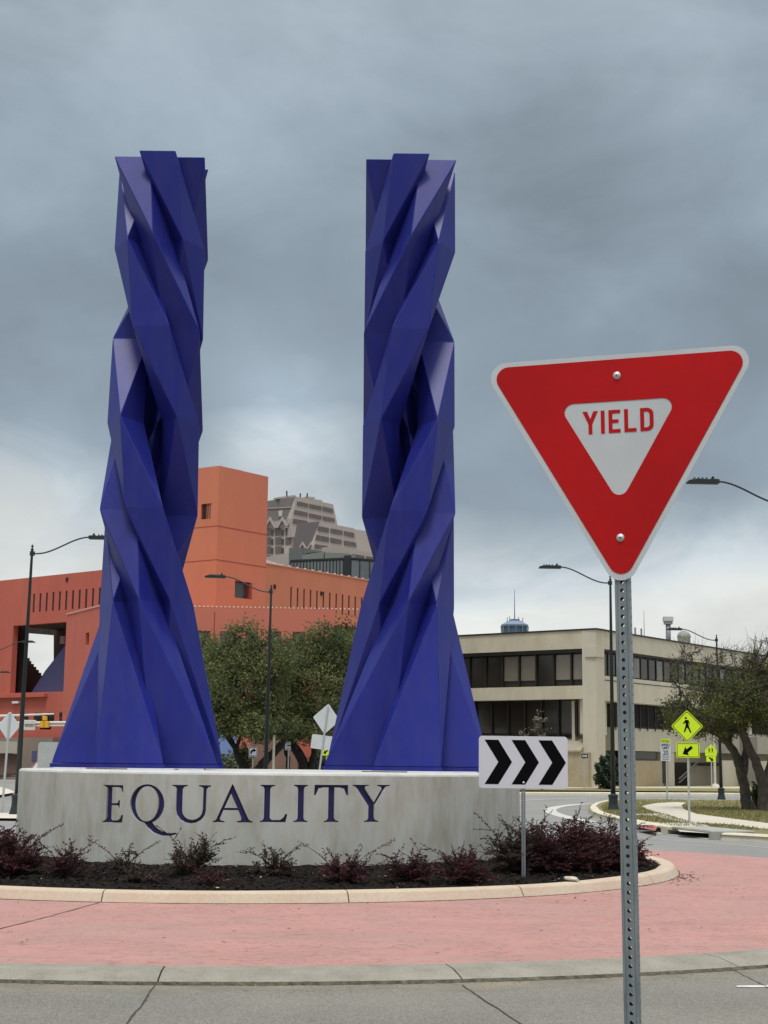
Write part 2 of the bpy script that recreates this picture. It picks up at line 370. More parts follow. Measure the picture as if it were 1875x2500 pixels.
# ------------------------------------------------------------------ planter: kerb stones, mulch, drum
kj = [angle_of(G(243, 2204), PCN), angle_of(G(850, 2204), PCN), angle_of(G(1263, 2188), PCN), angle_of(G(1590, 2158), PCN)]
pk = bpy.data.objects.new('planter_kerb', None); COL.objects.link(pk); pk.location = (PCN[0], PCN[1], 0); pk['kind'] = 'structure'
cuts = [kj[0]-.39*k for k in (4, 3, 2, 1)]+kj+[kj[3]+.36*k for k in range(1, 11)]
cuts[-1] = cuts[0]+2*math.pi
prof = [(-.31, .0), (-.31, .105), (-.27, .122), (-.22, .128), (-.13, .128), (-.085, .120), (-.06, .102), (0, .004), (0, -.02)]
for i in range(len(cuts)-1):
    a0, a1 = cuts[i]+.0011, cuts[i+1]-.0011; n = max(6, int((a1-a0)/.03)); V = []; Fc = []; m_ = len(prof)
    for k in range(n+1):
        a = a0+(a1-a0)*k/n
        for dr, zz in prof:
            rr = PR+dr+.004*math.sin(13*a+i)+.002*math.sin(41*a); V.append((rr*math.cos(a), rr*math.sin(a), zz+.003*math.sin(9*a)))
    for k in range(n):
        for j in range(m_): Fc.append([k*m_+j, k*m_+(j+1) % m_, (k+1)*m_+(j+1) % m_, (k+1)*m_+j])
    Fc += [list(range(m_))[::-1], [n*m_+j for j in range(m_)]]
    fixn(mesh('kerb_stone', V, Fc, KERB, pk))
V = []; Fc = []; n = 500
for k in range(n+1):
    a = 2*math.pi*k/n
    V += [(PCN[0]+(PR-.02)*math.cos(a), PCN[1]+(PR-.02)*math.sin(a), .005), (PCN[0]+(PR+.008+.03*random.random()**3)*math.cos(a), PCN[1]+(PR+.008+.03*random.random()**3)*math.sin(a), .005)]
for k in range(n): Fc.append([2*k, 2*k+1, 2*k+3, 2*k+2])
o = fixn(mesh('kerb_base_dirt', V, Fc, mat('rusty_dirt', (.10, .04, .025), .95, var=.4, vscale=12))); o['kind'] = 'structure'
if o.data.polygons[0].normal.z < 0: o.data.flip_normals()
# mulch bed
MULCH = mat('dark_mulch', (.011, .009, .008), .95, spec=.08, var=.5, vscale=26, speck=.5, sscale=90, speckcol=(.032, .026, .02), bump=1, bscale=60, bdist=.03)
V = []; Fc = []; nr, na = 40, 240
for i in range(nr+1):
    r = (PR-.26)*(i/nr)**.7
    for k in range(na):
        a = 2*math.pi*k/na; x, y = PCN[0]+r*math.cos(a), PCN[1]+r*math.sin(a)
        V.append((x, y, bed_z(x, y)+.022*math.sin(x*7+math.sin(y*5)*2)*math.cos(y*6.1)+random.uniform(-.012, .012) - (.02 if i == nr else 0)))
for i in range(nr):
    for k in range(na): Fc.append([i*na+k, (i+1)*na+k, (i+1)*na+(k+1) % na, i*na+(k+1) % na])
mb = mesh('mulch_bed', V, Fc, MULCH); mb['kind'] = 'structure'
DC = (-1.73, 24.4); DR = 3.91; ZT = 1.43
def scatter(name, n, smin, smax, m, flat=.3, dark=True, rr=(0, 1)):
    out = []
    while len(out) < n:
        a = math.radians(random.uniform(150, 395)); r = random.uniform(4.2, PR-.3); x, y = PCN[0]+r*math.cos(a), PCN[1]+r*math.sin(a)
        if math.hypot(x-DC[0], y-DC[1]) < DR+.03: continue
        s = random.uniform(smin, smax); t = random.uniform(0, math.pi); up = random.uniform(-.6, .6)
        d = np.array([math.cos(t), math.sin(t), up*.7]); e = np.array([-math.sin(t), math.cos(t), random.uniform(-.5, .5)])*random.uniform(.25, .5)
        c = np.array([x, y, bed_z(x, y)+.012+random.random()*.018]); out.append(np.array([c-d*s, c+e*s, c+d*s, c-e*s]))
    o = quads_mesh(name, np.concatenate(out), len(out), m); o['kind'] = 'stuff'; return o
scatter('mulch_chips', 16000, .012, .045, mat('mulch_chip', (.018, .014, .011), .9, spec=.1, var=.6, vscale=30))
scatter('pale_mulch_chips', 420, .012, .034, mat('pale_chip', (.30, .25, .18), .9, var=.5, vscale=9))

plinth = thing('round_plinth', (DC[0], DC[1], .1), 'round grey concrete plinth with recessed blue EQUALITY lettering under the two blue columns', 'plinth')
# drum with letter recesses
def serif(kind):
    """outlines (outer, holes) of roman capitals, x right, z up, cap height 1"""
    t, h = .145, .055    # stem, hairline
    def stem(x0, z0=0, z1=1, w=t, sw=.10):      # stem with bracketed serifs
        return [(x0-sw, z0), (x0+w+sw, z0), (x0+w+sw, z0+.028), (x0+w+.03, z0+.05), (x0+w, z0+.11), (x0+w, z1-.11), (x0+w+.03, z1-.05), (x0+w+sw, z1-.028), (x0+w+sw, z1),
                (x0-sw, z1), (x0-sw, z1-.028), (x0-.03, z1-.05), (x0, z1-.11), (x0, z0+.11), (x0-.03, z0+.05), (x0-sw, z0+.028)]
    if kind == 'I': return [stem(.10)], .345
    if kind == 'L':
        return [[(0, 0), (.64, 0), (.68, .22), (.63, .22), (.59, .13), (.50, .06), (.30, .055), (.245, .11), (.245, .89), (.28, .95), (.36, .972), (.36, 1), (0, 1), (0, .972), (.07, .95), (.10, .89), (.10, .11), (.07, .05), (0, .028)]], .68
    if kind == 'E':
        return [[(0, 0), (.52, 0), (.545, .21), (.50, .21), (.465, .12), (.40, .06), (.28, .055), (.245, .10), (.245, .46), (.36, .46), (.40, .43), (.415, .37), (.45, .37), (.45, .60), (.415, .60), (.395, .54), (.36, .515), (.245, .515), (.245, .945),
                 (.38, .945), (.455, .92), (.485, .80), (.525, .80), (.515, 1), (0, 1), (0, .972), (.07, .95), (.10, .89), (.10, .11), (.07, .05), (0, .028)]], .545
    if kind == 'T':
        return [[(.24, 0), (.585, 0), (.585, .028), (.515, .05), (.485, .11), (.485, .93), (.60, .93), (.71, .90), (.77, .72), (.82, .72), (.81, 1.0), (.015, 1.0), (.005, .72), (.05, .72), (.115, .90), (.225, .93), (.34, .93), (.34, .11), (.31, .05), (.24, .028)]], .83
    if kind == 'Y':
        return [[(.24, 0), (.57, 0), (.57, .028), (.50, .05), (.475, .11), (.475, .44), (.68, .84), (.74, .95), (.83, .972), (.83, 1), (.53, 1), (.53, .972), (.61, .95), (.635, .90), (.455, .53), (.265, .88), (.255, .93), (.29, .972), (.345, .972), (.345, 1), (-.02, 1), (-.02, .972), (.04, .95), (.09, .88), (.335, .43), (.335, .11), (.31, .05), (.24, .028)]], .83
    if kind == 'A':
        o_ = [(0, 0), (.28, 0), (.28, .028), (.19, .05), (.165, .09), (.245, .325), (.585, .325), (.665, .11), (.655, .05), (.56, .028), (.56, 0), (.93, 0), (.93, .028), (.87, .05), (.82, .11), (.455, 1.02), (.435, 1.02), (.095, .11), (.065, .05), (0, .028)]
        return [o_, [(.268, .385), (.41, .76), (.56, .385)]], .93
    if kind == 'U':
        o_ = [(0, .972), (.07, .95), (.10, .89), (.10, .34)]
        for k in range(9):
            a = math.radians(180+180*k/8); o_.append((.43+.33*math.cos(a), .32+.345*math.sin(a)))
        o_ += [(.765, .89), (.80, .95), (.86, .972), (.86, 1), (.59, 1), (.59, .972), (.665, .95), (.695, .89), (.69, .34)]
        for k in range(9):
            a = math.radians(-180*k/8); o_.append((.465+.222*math.cos(a), .33+.26*math.sin(a)))
        o_ += [(.245, .34), (.245, .89), (.28, .95), (.355, .972), (.355, 1), (0, 1)]
        return [o_], .86
    if kind == 'Q':
        outer = [(.47+.475*math.cos(math.radians(a)), .50+.525*math.sin(math.radians(a))) for a in range(-68, 248, 12)]
        outer += [(.40, .0), (.50, -.13), (.66, -.26), (.88, -.335), (1.12, -.335), (1.28, -.285), (1.28, -.245), (1.13, -.265), (.93, -.235), (.76, -.13), (.66, -.02)]
        outer = outer[:27]+outer[27:]
        inner = [(.47+.315*math.cos(math.radians(a)), .50+.47*math.sin(math.radians(a))) for a in range(0, 360, 15)]
        return [outer, inner], .95
def bend(x, z, r):     # arc-length x along the drum -> world (relative to drum centre)
    a = math.radians(-90)+x/DR; return (r*math.cos(a), r*math.sin(a), z)
def letter_mesh(polys, x0, z0, h, r0, r1):
    from mathutils.geometry import tessellate_polygon
    bm = bmesh.new(); allp = []
    for poly in polys:
        q = []
        for i in range(len(poly)):          # subdivide long edges so that they bend with the drum
            a, b = poly[i], poly[(i+1) % len(poly)]; n = max(1, int(abs(b[0]-a[0])*h/.10))
            for k in range(n): q.append((a[0]+(b[0]-a[0])*k/n, a[1]+(b[1]-a[1])*k/n))
        allp.append(q)
    flat = [p for q in allp for p in q]; tri = tessellate_polygon([[Vector((p[0], p[1], 0)) for p in q] for q in allp])
    A = [bm.verts.new(bend(x0+p[0]*h, z0+p[1]*h, r0)) for p in flat]; B = [bm.verts.new(bend(x0+p[0]*h, z0+p[1]*h, r1)) for p in flat]
    for t in tri:
        try: bm.faces.new([A[i] for i in t]); bm.faces.new([B[i] for i in reversed(t)])
        except ValueError: pass
    b = 0
    for q in allp:
        n = len(q)
        for i in range(n): bm.faces.new((A[b+i], A[b+(i+1) % n], B[b+(i+1) % n], B[b+i]))
        b += n
    bmesh.ops.recalc_face_normals(bm, faces=bm.faces); me = bpy.data.meshes.new('letter'); bm.to_mesh(me); bm.free(); return me
# letter placement measured on the drum: left edge px, baseline px
LH = .525
def arc_x(u, v):     # where the sight line meets the drum
    d = ray(u, v); d2 = Vector((d[0], d[1])); o2 = Vector((0-DC[0], 0-DC[1])); a = d2.dot(d2); b = 2*d2.dot(o2); c = o2.dot(o2)-DR*DR
    t = (-b-math.sqrt(b*b-4*a*c))/(2*a); q = o2+d2*t; return (math.atan2(q.y, q.x)+math.pi/2)*DR, 1.6+d[2]*t
letters = [('E', 249, 300), ('Q', 316, 400), ('U', 417, 513), ('A', 519, 617), ('L', 634, 701), ('I', 716, 751), ('T', 765, 851), ('Y', 862, 951)]
cutter = bmesh.new(); lets = []
for ch, u0, u1 in letters:
    polys, w = serif(ch); x0, zb = arc_x(u0, 2009 if ch != 'Q' else 2009); x1, _ = arc_x(u1, 2009)
    zb = .885; zt_ = 1.402
    _, zt2 = arc_x(u0, 1916); _, zb2 = arc_x(u0, 2007); sx_ = (x1-x0)/w/(zt2-zb2)
    pp = [[(x*sx_, z) for x, z in q] for q in polys]
    if ch != 'Q' or True:
        h_ = zt2-zb2
        me = letter_mesh(pp, x0, zb2, h_, DR-.045, DR+.05); cutter.from_mesh(me); bpy.data.meshes.remove(me)
        lets.append((pp, x0, zb2, h_))
cme = bpy.data.meshes.new('cutter'); cutter.to_mesh(cme); cutter.free()
co = bpy.data.objects.new('cutter', cme); COL.objects.link(co)
d = MB(); d.lathe([(DR-.01, -.15), (DR-.01, .02), (DR, .03), (DR, ZT-.035), (DR-.012, ZT-.010), (DR-.035, ZT)], 220)
drum = d.build('drum_tmp', CONC)
bo = drum.modifiers.new('b', 'BOOLEAN'); bo.object = co; bo.operation = 'DIFFERENCE'; bo.solver = 'EXACT'
bpy.context.view_layer.update()
dg = bpy.context.evaluated_depsgraph_get(); me2 = bpy.data.meshes.new_from_object(drum.evaluated_get(dg))
bpy.data.objects.remove(drum); bpy.data.objects.remove(co)
me2.name = 'wall'; me2.materials.clear(); me2.materials.append(CONC); me2.materials.append(CONCTOP)
for p in me2.polygons:
    c = p.center; p.material_index = 1 if (c.z > ZT-.03) else 0; p.use_smooth = False
dr = bpy.data.objects.new('wall', me2); COL.objects.link(dr); dr.parent = plinth; dr.location = (0, 0, -.1)
for pp, x0, zb, h_ in lets:
    me = letter_mesh(pp, x0, zb, h_*.998, DR-.044, DR-.032); me.materials.append(LETTERB); me.name = 'letter'
    o = bpy.data.objects.new('letter', me); COL.objects.link(o); o.parent = plinth; o.location = (0, 0, -.1)

# ------------------------------------------------------------------ the two twisted columns
def column(ax, ay, mirror, label):
    s = .62; LV = [(11.70, s), (10.18, s), (8.65, s), (7.14, s), (5.61, s), (4.09, s), (1.515, s*1.69)]
    root = thing('twisted_column', (ax, ay, 1.43), label, 'sculpture', 'pair of twisted blue columns')
    mx = -1 if mirror else 1
    def vtx(r, ang, lev):
        a = math.radians(ang); return (mx*r*math.sin(a), -r*math.cos(a))
    for kind, ph0 in (('o', 0), ('o', 120), ('o', -120), ('t', -60), ('t', 60)):
        V = []; Fc = []
        for i, (z, sc) in enumerate(LV):
            ph = ph0+60*i; a = math.radians(ph)
            fwd = np.array([math.sin(a), -math.cos(a)]); tan = np.array([math.cos(a), math.sin(a)])
            if kind == 'o': pts = [fwd*1.15*sc-tan*.5*sc, fwd*1.15*sc+tan*.5*sc, fwd*(1.15-.866)*sc]
            else: pts = [fwd*1.44*sc, fwd*(1.44-.866)*sc+tan*.5*sc, fwd*(1.44-.866)*sc-tan*.5*sc]
            V += [(mx*p[0], p[1], z-1.43) for p in pts]
        n = len(LV)
        for i in range(n-1):
            for j in range(3):
                x, y = i*3+j, i*3+(j+1) % 3; x2, y2 = x+3, y+3
                Fc += [(x, y, x2), (y, y2, x2)]
        Fc += [(0, 1, 2), (3*n-1, 3*n-2, 3*n-3)]
        o = fixn(mesh('strand', V, Fc, BLUE, root)); bv = o.modifiers.new('bevel', 'BEVEL'); bv.width = .010; bv.segments = 1; bv.limit_method = 'ANGLE'; bv.angle_limit = math.radians(6)
    # base flange following the feet
    sc = s*1.69; b = MB()
    for kind, ph0 in (('o', 0), ('o', 120), ('o', -120), ('t', -60), ('t', 60)):
        ph = ph0+360; a = math.radians(ph); fwd = np.array([math.sin(a), -math.cos(a)]); tan = np.array([math.cos(a), math.sin(a)])
        if kind == 'o': pts = [fwd*1.15*sc-tan*.5*sc, fwd*1.15*sc+tan*.5*sc, fwd*(1.15-.866)*sc]
        else: pts = [fwd*1.44*sc, fwd*(1.44-.866)*sc+tan*.5*sc, fwd*(1.44-.866)*sc-tan*.5*sc]
        c = sum(pts)/3; pts = [c+(p-c)*1.035 for p in pts]; pts = [(mx*p[0], p[1]) for p in pts]
        if mirror: pts = pts[::-1]
        zj = .001*ph0/60
        fixn(MB().slab(pts, .022+zj, .083+zj).build('base_flange', BLUE, root))
    for (x, y, w) in ((-.95, -.98, .5), (.35, -1.28, .7), (.9, -.70, .4)):
        MB().box(x-w/2, x+w/2, y-.10, y+.12, 0, .021).build('levelling_shim', mat('shim_white', (.7, .7, .72), .6), root)
    return root
column(-3.88, 24.9, False, 'left one of the two tall twisted faceted blue columns, standing above the letters EQU')
column(.40, 24.9, True, 'right one of the two tall twisted faceted blue columns, standing above the letters TY')

# ------------------------------------------------------------------ perforated posts and signs
def perf_post(name, parent, w, z0, z1, m, pitch=.0254, rad=.0056, n=16, wall=.003):
    V = []; Fc = []; h = w/2; cells = int((z1-z0)/pitch); ch = .006
    for face in range(4):
        ca, sa = [(1, 0), (0, 1), (-1, 0), (0, -1)][face]
        def put(x, z, d): return (x*ca+(h-d)*sa, x*sa-(h-d)*ca, z)
        hs = pitch/2
        for c in range(cells):
            zc = z0+(c+.5)*pitch; b = len(V)
            for k in range(n):
                a = 2*math.pi*k/n; cx, cz = math.cos(a), math.sin(a); q = hs/max(abs(cx), abs(cz))
                V += [put(cx*q, zc+cz*q, 0), put(cx*rad, zc+cz*rad, 0), put(cx*rad, zc+cz*rad, wall)]
            for k in range(n):
                k2 = (k+1) % n; Fc += [(b+3*k, b+3*k2, b+3*k2+1, b+3*k+1), (b+3*k+1, b+3*k2+1, b+3*k2+2, b+3*k+2)]
        zt = z0+cells*pitch
        for x0, x1, d0, d1 in ((-h+ch, -hs-.0026, .0, .0), (-hs-.0026, -hs-.0010, .0, .0014), (-hs-.0010, -hs, .0014, 0), (hs, hs+.0010, 0, .0014), (hs+.0010, hs+.0026, .0014, 0), (hs+.0026, h-ch, 0, 0), (h-ch, h-ch*.3, 0, ch*.3), (h-ch*.3, h, ch*.3, ch)):
            b = len(V); V += [put(x0, z0, d0), put(x1, z0, d1), put(x1, zt, d1), put(x0, zt, d0)]; Fc.append((b, b+1, b+2, b+3))
    me_o = mesh(name, V, Fc, m, parent); return me_o
def glyph(ch):
    """sign lettering, cap height 1: list of polygons"""
    t = .17
    if ch == 'Y': return [[(.0, 1), (.20, 1), (.34, .66), (.48, 1), (.68, 1), (.425, .44), (.425, 0), (.255, 0), (.255, .44)]], .68
    if ch == 'I': return [[(0, 0), (t, 0), (t, 1), (0, 1)]], t
    if ch == 'E': return [[(0, 0), (.52, 0), (.52, .155), (t, .155), (t, .43), (.44, .43), (.44, .58), (t, .58), (t, .845), (.52, .845), (.52, 1), (0, 1)]], .52
    if ch == 'L': return [[(0, 0), (.53, 0), (.53, .155), (t, .155), (t, 1), (0, 1)]], .53
    if ch == 'D':
        o_ = [(0, 0), (.30, 0)]+[(.30+.28*math.sin(math.radians(a)), .26-.26*math.cos(math.radians(a))) for a in (20, 45, 70, 90)]
        o_ += [(.30+.28*math.sin(math.radians(a)), .74+.26*math.cos(math.radians(a))) for a in (90, 70, 45, 20)]+[(.30, 1), (0, 1)]
        i_ = [(t, .155), (.28, .155)]+[(.28+.13*math.sin(math.radians(a)), .29-.135*math.cos(math.radians(a))) for a in (30, 60, 90)]
        i_ += [(.28+.13*math.sin(math.radians(a)), .71+.135*math.cos(math.radians(a))) for a in (90, 60, 30)]+[(.28, .845), (t, .845)]
        return [o_, i_], .58
def flat_poly(name, polys, y, th, m, parent, sx=1, ox=0, oz=0, s=1, skew=0):
    from mathutils.geometry import tessellate_polygon
    polys = [[(ox+(p[0]+skew*p[1])*s*sx, oz+p[1]*s) for p in q] for q in polys]
    tri = tessellate_polygon([[Vector((p[0], p[1], 0)) for p in q] for q in polys]); flat = [p for q in polys for p in q]; n = len(flat)
    V = [(x, y, z) for x, z in flat]+[(x, y+th, z) for x, z in flat]; Fc = [tuple(t) for t in tri]+[tuple(i+n for i in reversed(t)) for t in tri]
    b = 0
    for q in polys:
        for i in range(len(q)): j = (i+1) % len(q); Fc.append((b+i, b+j, b+j+n, b+i+n))
        b += len(q)
    return fixn(mesh(name, V, Fc, m, parent))
RED = mat('sign_red', (.48, .0035, .005), .45, var=.10, vscale=3, spec=.22, speck=.25, sscale=22, speckcol=(.38, .006, .008), bump=.04, bscale=240, detail=4)
SHEET = mat('reflective_grey_white', (.55, .57, .58), .42, var=.05, vscale=5, bump=.04, bscale=300)
def bolt(parent, x, z, y, r=.011):
    b = MB(); b.lathe([(r*1.25, 0), (r*1.25, .0015), (r, .002), (r*.85, r*.45), (r*.45, r*.72), (r*.15, r*.8)], 14)
    o = b.build('bolt', mat('bolt_steel', (.62, .62, .60), .35, metal=.5), parent, smooth=True); o.rotation_euler = (math.pi/2, 0, 0); o.location = (x, y, z)
    k = MB().lathe([(r*.28, r*.60), (r*.28, r*.86)], 8).build('bolt_recess', BLACK, o)
def yield_sign():
    D_ = 4.45; base = P(1520, 1858, D_); zp = 2.75
    root = thing('yield_sign', (0, 0, 0), 'large red and white triangular yield sign on a perforated steel post at the front right', 'road sign')
    root.location = (0, 0, 0)
    # post axis through two measured points
    p1 = P(1520.5, 1413, D_); p2 = P(1545, 2500, D_); ax = (p1-p2).normalized(); ground = p2+ax*((-.07-p2.z)/ax.z)
    root.location = ground
    tilt = math.atan2(ax.x, ax.z); yaw = math.radians(-17.5)
    root.rotation_euler = (Matrix.Rotation(tilt, 4, 'Y') @ Matrix.Rotation(yaw, 4, 'Z')).to_euler()
        # sign plate: local coordinates, y forward is -y
    inv = (Matrix.Translation(ground) @ root.rotation_euler.to_matrix().to_4x4()).inverted()
    yf = -.0445/2-.0045
    def loc(u, v):
        o_ = inv @ Vector(EYE); d_ = inv.to_3x3() @ Vector(ray(u, v)); t = (yf-o_.y)/d_.y; q = o_+d_*t; return (q.x, q.z)
    a = loc(1193, 878+26); b = loc(1843, 836+26); c = loc(1517, 1440)
    cx = (a[0]+b[0])/2; w = math.hypot(b[0]-a[0], b[1]-a[1]); zt = (a[1]+b[1])/2
    print('yield', a, b, c, w)
    side = .80; ctr = (0.0, c[1]); 
    # equilateral triangle, rounded: outer tip measured at the bottom
    zb = loc(1517, 1417)[1]; zT = loc(1513, 864.5)[1]; 
    r = .048; H = (zT-zb)+r; L_ = H/.866
    tri = [(-L_/2, zT), (0, zT-H), (L_/2, zT)]
    outer = rpoly(tri, r, 8)
    flat_poly('panel', [outer], yf, .0025, SHEET, root)
    perf_post('post', root, .0445, 0, zT-.03, GALV)
    def inset(d_):
        return [(-L_/2+d_*1.732, zT-d_), (0, zT-H+2*d_), (L_/2-d_*1.732, zT-d_)]
    red_out = rpoly(inset(.0150), .037, 8); 
    zi = loc(1510, 962+17)[1]; zib = loc(1511, 1209)[1]; Hi = zi-zib+.026; Li = Hi/.866
    inn = rpoly([(-Li/2, zi), (0, zi-Hi), (Li/2, zi)], .027, 8)
    flat_poly('red_border', [red_out, inn], yf-.0012, .0010, RED, root)
    # letters
    zl0 = loc(1511, 1056)[1]; zl1 = loc(1511, 1000)[1]; hh = zl1-zl0; x = 0; items = []; gap = .17
    for ch in 'YIELD':
        g, w_ = glyph(ch); items.append((g, x)); x += w_+gap*(.75 if ch == 'Y' else 1)
    tot = x-gap; W = abs(loc(1597, 1030)[0]-loc(1424, 1040)[0]); sx = W/(tot*hh)
    for g, x_ in items: flat_poly('letter', [[(px+x_-tot/2, pz) for px, pz in q] for q in g], yf-.0012, .0010, RED, root, sx=sx, oz=zl0, s=hh)
    bolt(root, 0, loc(1505, 917)[1], yf-.0012, .0095); bolt(root, 0, loc(1513, 1313)[1], yf-.0012, .0095)
yield_sign()

def simple_sign(name, u, v, Y, label, cat='road sign', group=None, lean=0., yaw=0.):
    """root at ground under a post seen at u (at height of pixel v)"""
    p = P(u, v, Y); root = thing(name, (p.x, Y, 0), label, cat, group); root.rotation_euler = (0, lean, yaw); return root
# chevron sign in the planter
def chevron():
    x, y = 1.86, 20.15; z0 = bed_z(x, y)
    root = thing('chevron_sign', (x, y, z0-.05), 'white sign with three black chevrons on a perforated post in the mulch bed', 'road sign')
    c = P(1277, 1861, y-.03); w, h = 1.165, .675; cx = c.x-x; cz = c.z-root.location.z
    perf_post('post', root, .050, 0, cz+h*.45, GALV, n=8, rad=.0078)
    fixn(MB().prism([(cx+p[0], cz+p[1]) for p in rrect(w, h, .045)], -.031, -.028).build('panel', WHITE, root))
    for k in range(3):
        xx = cx-w/2+.075+k*.353; hh = h/2-.05; t = .18
        pts = [(xx, cz+hh), (xx+t, cz+hh), (xx+t+.18, cz), (xx+t, cz-hh), (xx, cz-hh), (xx+.18, cz)]
        o = flat_poly('chevron', [pts], -.0325, .001, BLACK, root)
    bolt(root, 0, cz-h/2+.075, -.0335, .012)
    root.rotation_euler = (0, .002, 0)
chevron()

# ------------------------------------------------------------------ street lamps
def lamp_mesh(label_unused=None):
    root = bpy.data.objects.new('street_lamp', None); COL.objects.link(root)
    H = 7.40
    b = MB(); b.lathe([(.22, 0), (.22, .035), (.205, .05), (.175, .16), (.15, .26), (.145, .30), (.145, .50), (.162, .515), (.162, .57), (.09, .59), (.078, .61)], 12)
    b.build('base', GREEN, root)
    b = MB(); b.lathe([(.078, .6), (.036, H-.1), (.036, H-.03), (.046, H-.02), (.046, H)], 12); b.build('pole', GREEN, root, smooth=True)
    b = MB(); b.lathe([(.015, H), (.018, H+.03), (.038, H+.055), (.038, H+.075), (.015, H+.10), (.006, H+.13)], 10); b.build('finial', GREEN, root, smooth=True)
    z = H-.17; pts = []
    for k in range(17):
        t = k/16; x = .06+t*1.55; pts.append((x, 0, z+.03-.04*math.sin(t*math.pi)*(1-t)+.50*(3*t*t-2*t**3) if True else z))
    b = MB(); b.tube(pts, .022, 8); b.box(-.055, .075, -.04, .04, z-.03, z+.09); b.build('arm', GREEN, root, smooth=False)
    zt = pts[-1][2]; x0 = pts[-1][0]
    o = MB(); prof = [(x0-.03, zt-.055), (x0-.03, zt+.035), (x0+.16, zt+.055), (x0+.20, zt+.035), (x0+.45, zt+.05), (x0+.63, zt+.02), (x0+.68, zt-.01), (x0+.68, zt-.05)]
    o.prism(prof, -.11, .11); ob = fixn(o.build('luminaire', GREEN, root, bevel=.01))
    for k in range(4): MB().box(x0+.24+k*.09, x0+.26+k*.09, -.10, .10, zt+.02, zt+.075).build('cooling_fin', GREEN, ob)
    MB().lathe([(.03, zt+.03), (.03, zt+.09), (.02, zt+.11)], 8, (x0+.10, 0)).build('photocell', BLACK, ob)
    return root
L0 = lamp_mesh(); LG = 'dark green street lamps with a single curved arm'
def lamp(u, v, Y, rz, label, first=False, s=1., lean=0):
    p = P(u, v, Y); o = L0 if first else copy_tree(L0)
    o.location = (p.x, Y, 0); o.rotation_euler = (0, lean, rz); o.scale = (s, s, s)
    tag(o, label, 'street lamp', LG); return o
lamp(42, 1932, 42.3, 0, 'dark green street lamp at the far left, its arm pointing right over the red building', True, lean=.012)
lamp(1497, 1935, 50.2, math.pi, 'dark green street lamp directly behind the yield sign post, arm pointing left', s=1.038)
lamp(648, 1875, 52.5, math.pi, 'dark green street lamp between the two blue columns in front of the oak', lean=-.008, s=1.015)
lamp(1761, 1930, 68.5, math.pi, 'more distant street lamp by the bare tree, behind the yellow pedestrian signs', lean=.006, s=.985)
lamp(772, 1800, 84, math.pi, 'small street lamp half hidden in the oak foliage between the blue columns')
lamp(1942, 1600, 34.5, math.pi, 'street lamp whose head and curved arm reach in from the right edge of the picture', s=1.04)
lamp(-30, 1800, 82, 0, 'distant street lamp whose curved arm crosses the square opening of the red building', s=1.0)
lamp(-60, 1800, 112, 0, 'farthest street lamp, a thin arm low across the square opening of the red building', s=1.0)

poly_sheet('pavement', [G(u, v) for u, v in ((-160, 1921), (0, 1926), (22, 1932), (36, 1939), (22, 1943), (0, 1947), (-160, 1955))], .10, PALE)
poly_sheet('pavement', [G(u, v) for u, v in ((-200, 1985), (60, 1991), (150, 1996), (60, 2004), (-200, 2001))], .06, PALE)
# ------------------------------------------------------------------ other signs
def diamond_back(u, v, Y, half, w2, lean, base_off, label, plaque=None):
    p = P(u, v, Y); tx = math.tan(lean); root = thing('diamond_sign', (p.x-tx*p.z, Y, 0), label, 'road sign', rot=(0, lean, 0))
    h = p.z/math.cos(lean)
    MB().box(-.03, .03, -.030, -.004, 0, h+half*.82).build('post', POSTW, root)
    pts = rpoly([(0, h+half), (-w2, h), (0, h-half), (w2, h)], .05, 4)
    fixn(MB().prism(pts, -.003, .001).build('panel', ALU, root))
    if plaque:
        cx, cz, w, hh = plaque; cz = h+cz
        fixn(MB().prism([(cx+q[0], cz+q[1]) for q in rrect(w, hh, .05)], -.003, .001).build('plaque', ALU, root))
    return root
k_ = 50/FPX
diamond_back(797, 1755, 50, 37*k_, 33*k_, .12, 0, 'leaning back of a diamond sign and square plate beside the right blue column', (-.02, -57*k_, 55*k_, 34*k_))
diamond_back(22, 1772, 43.5, 36*43.5/FPX, 27*43.5/FPX, .03, 0, 'blank back of a diamond sign on a thin post at the far left edge')

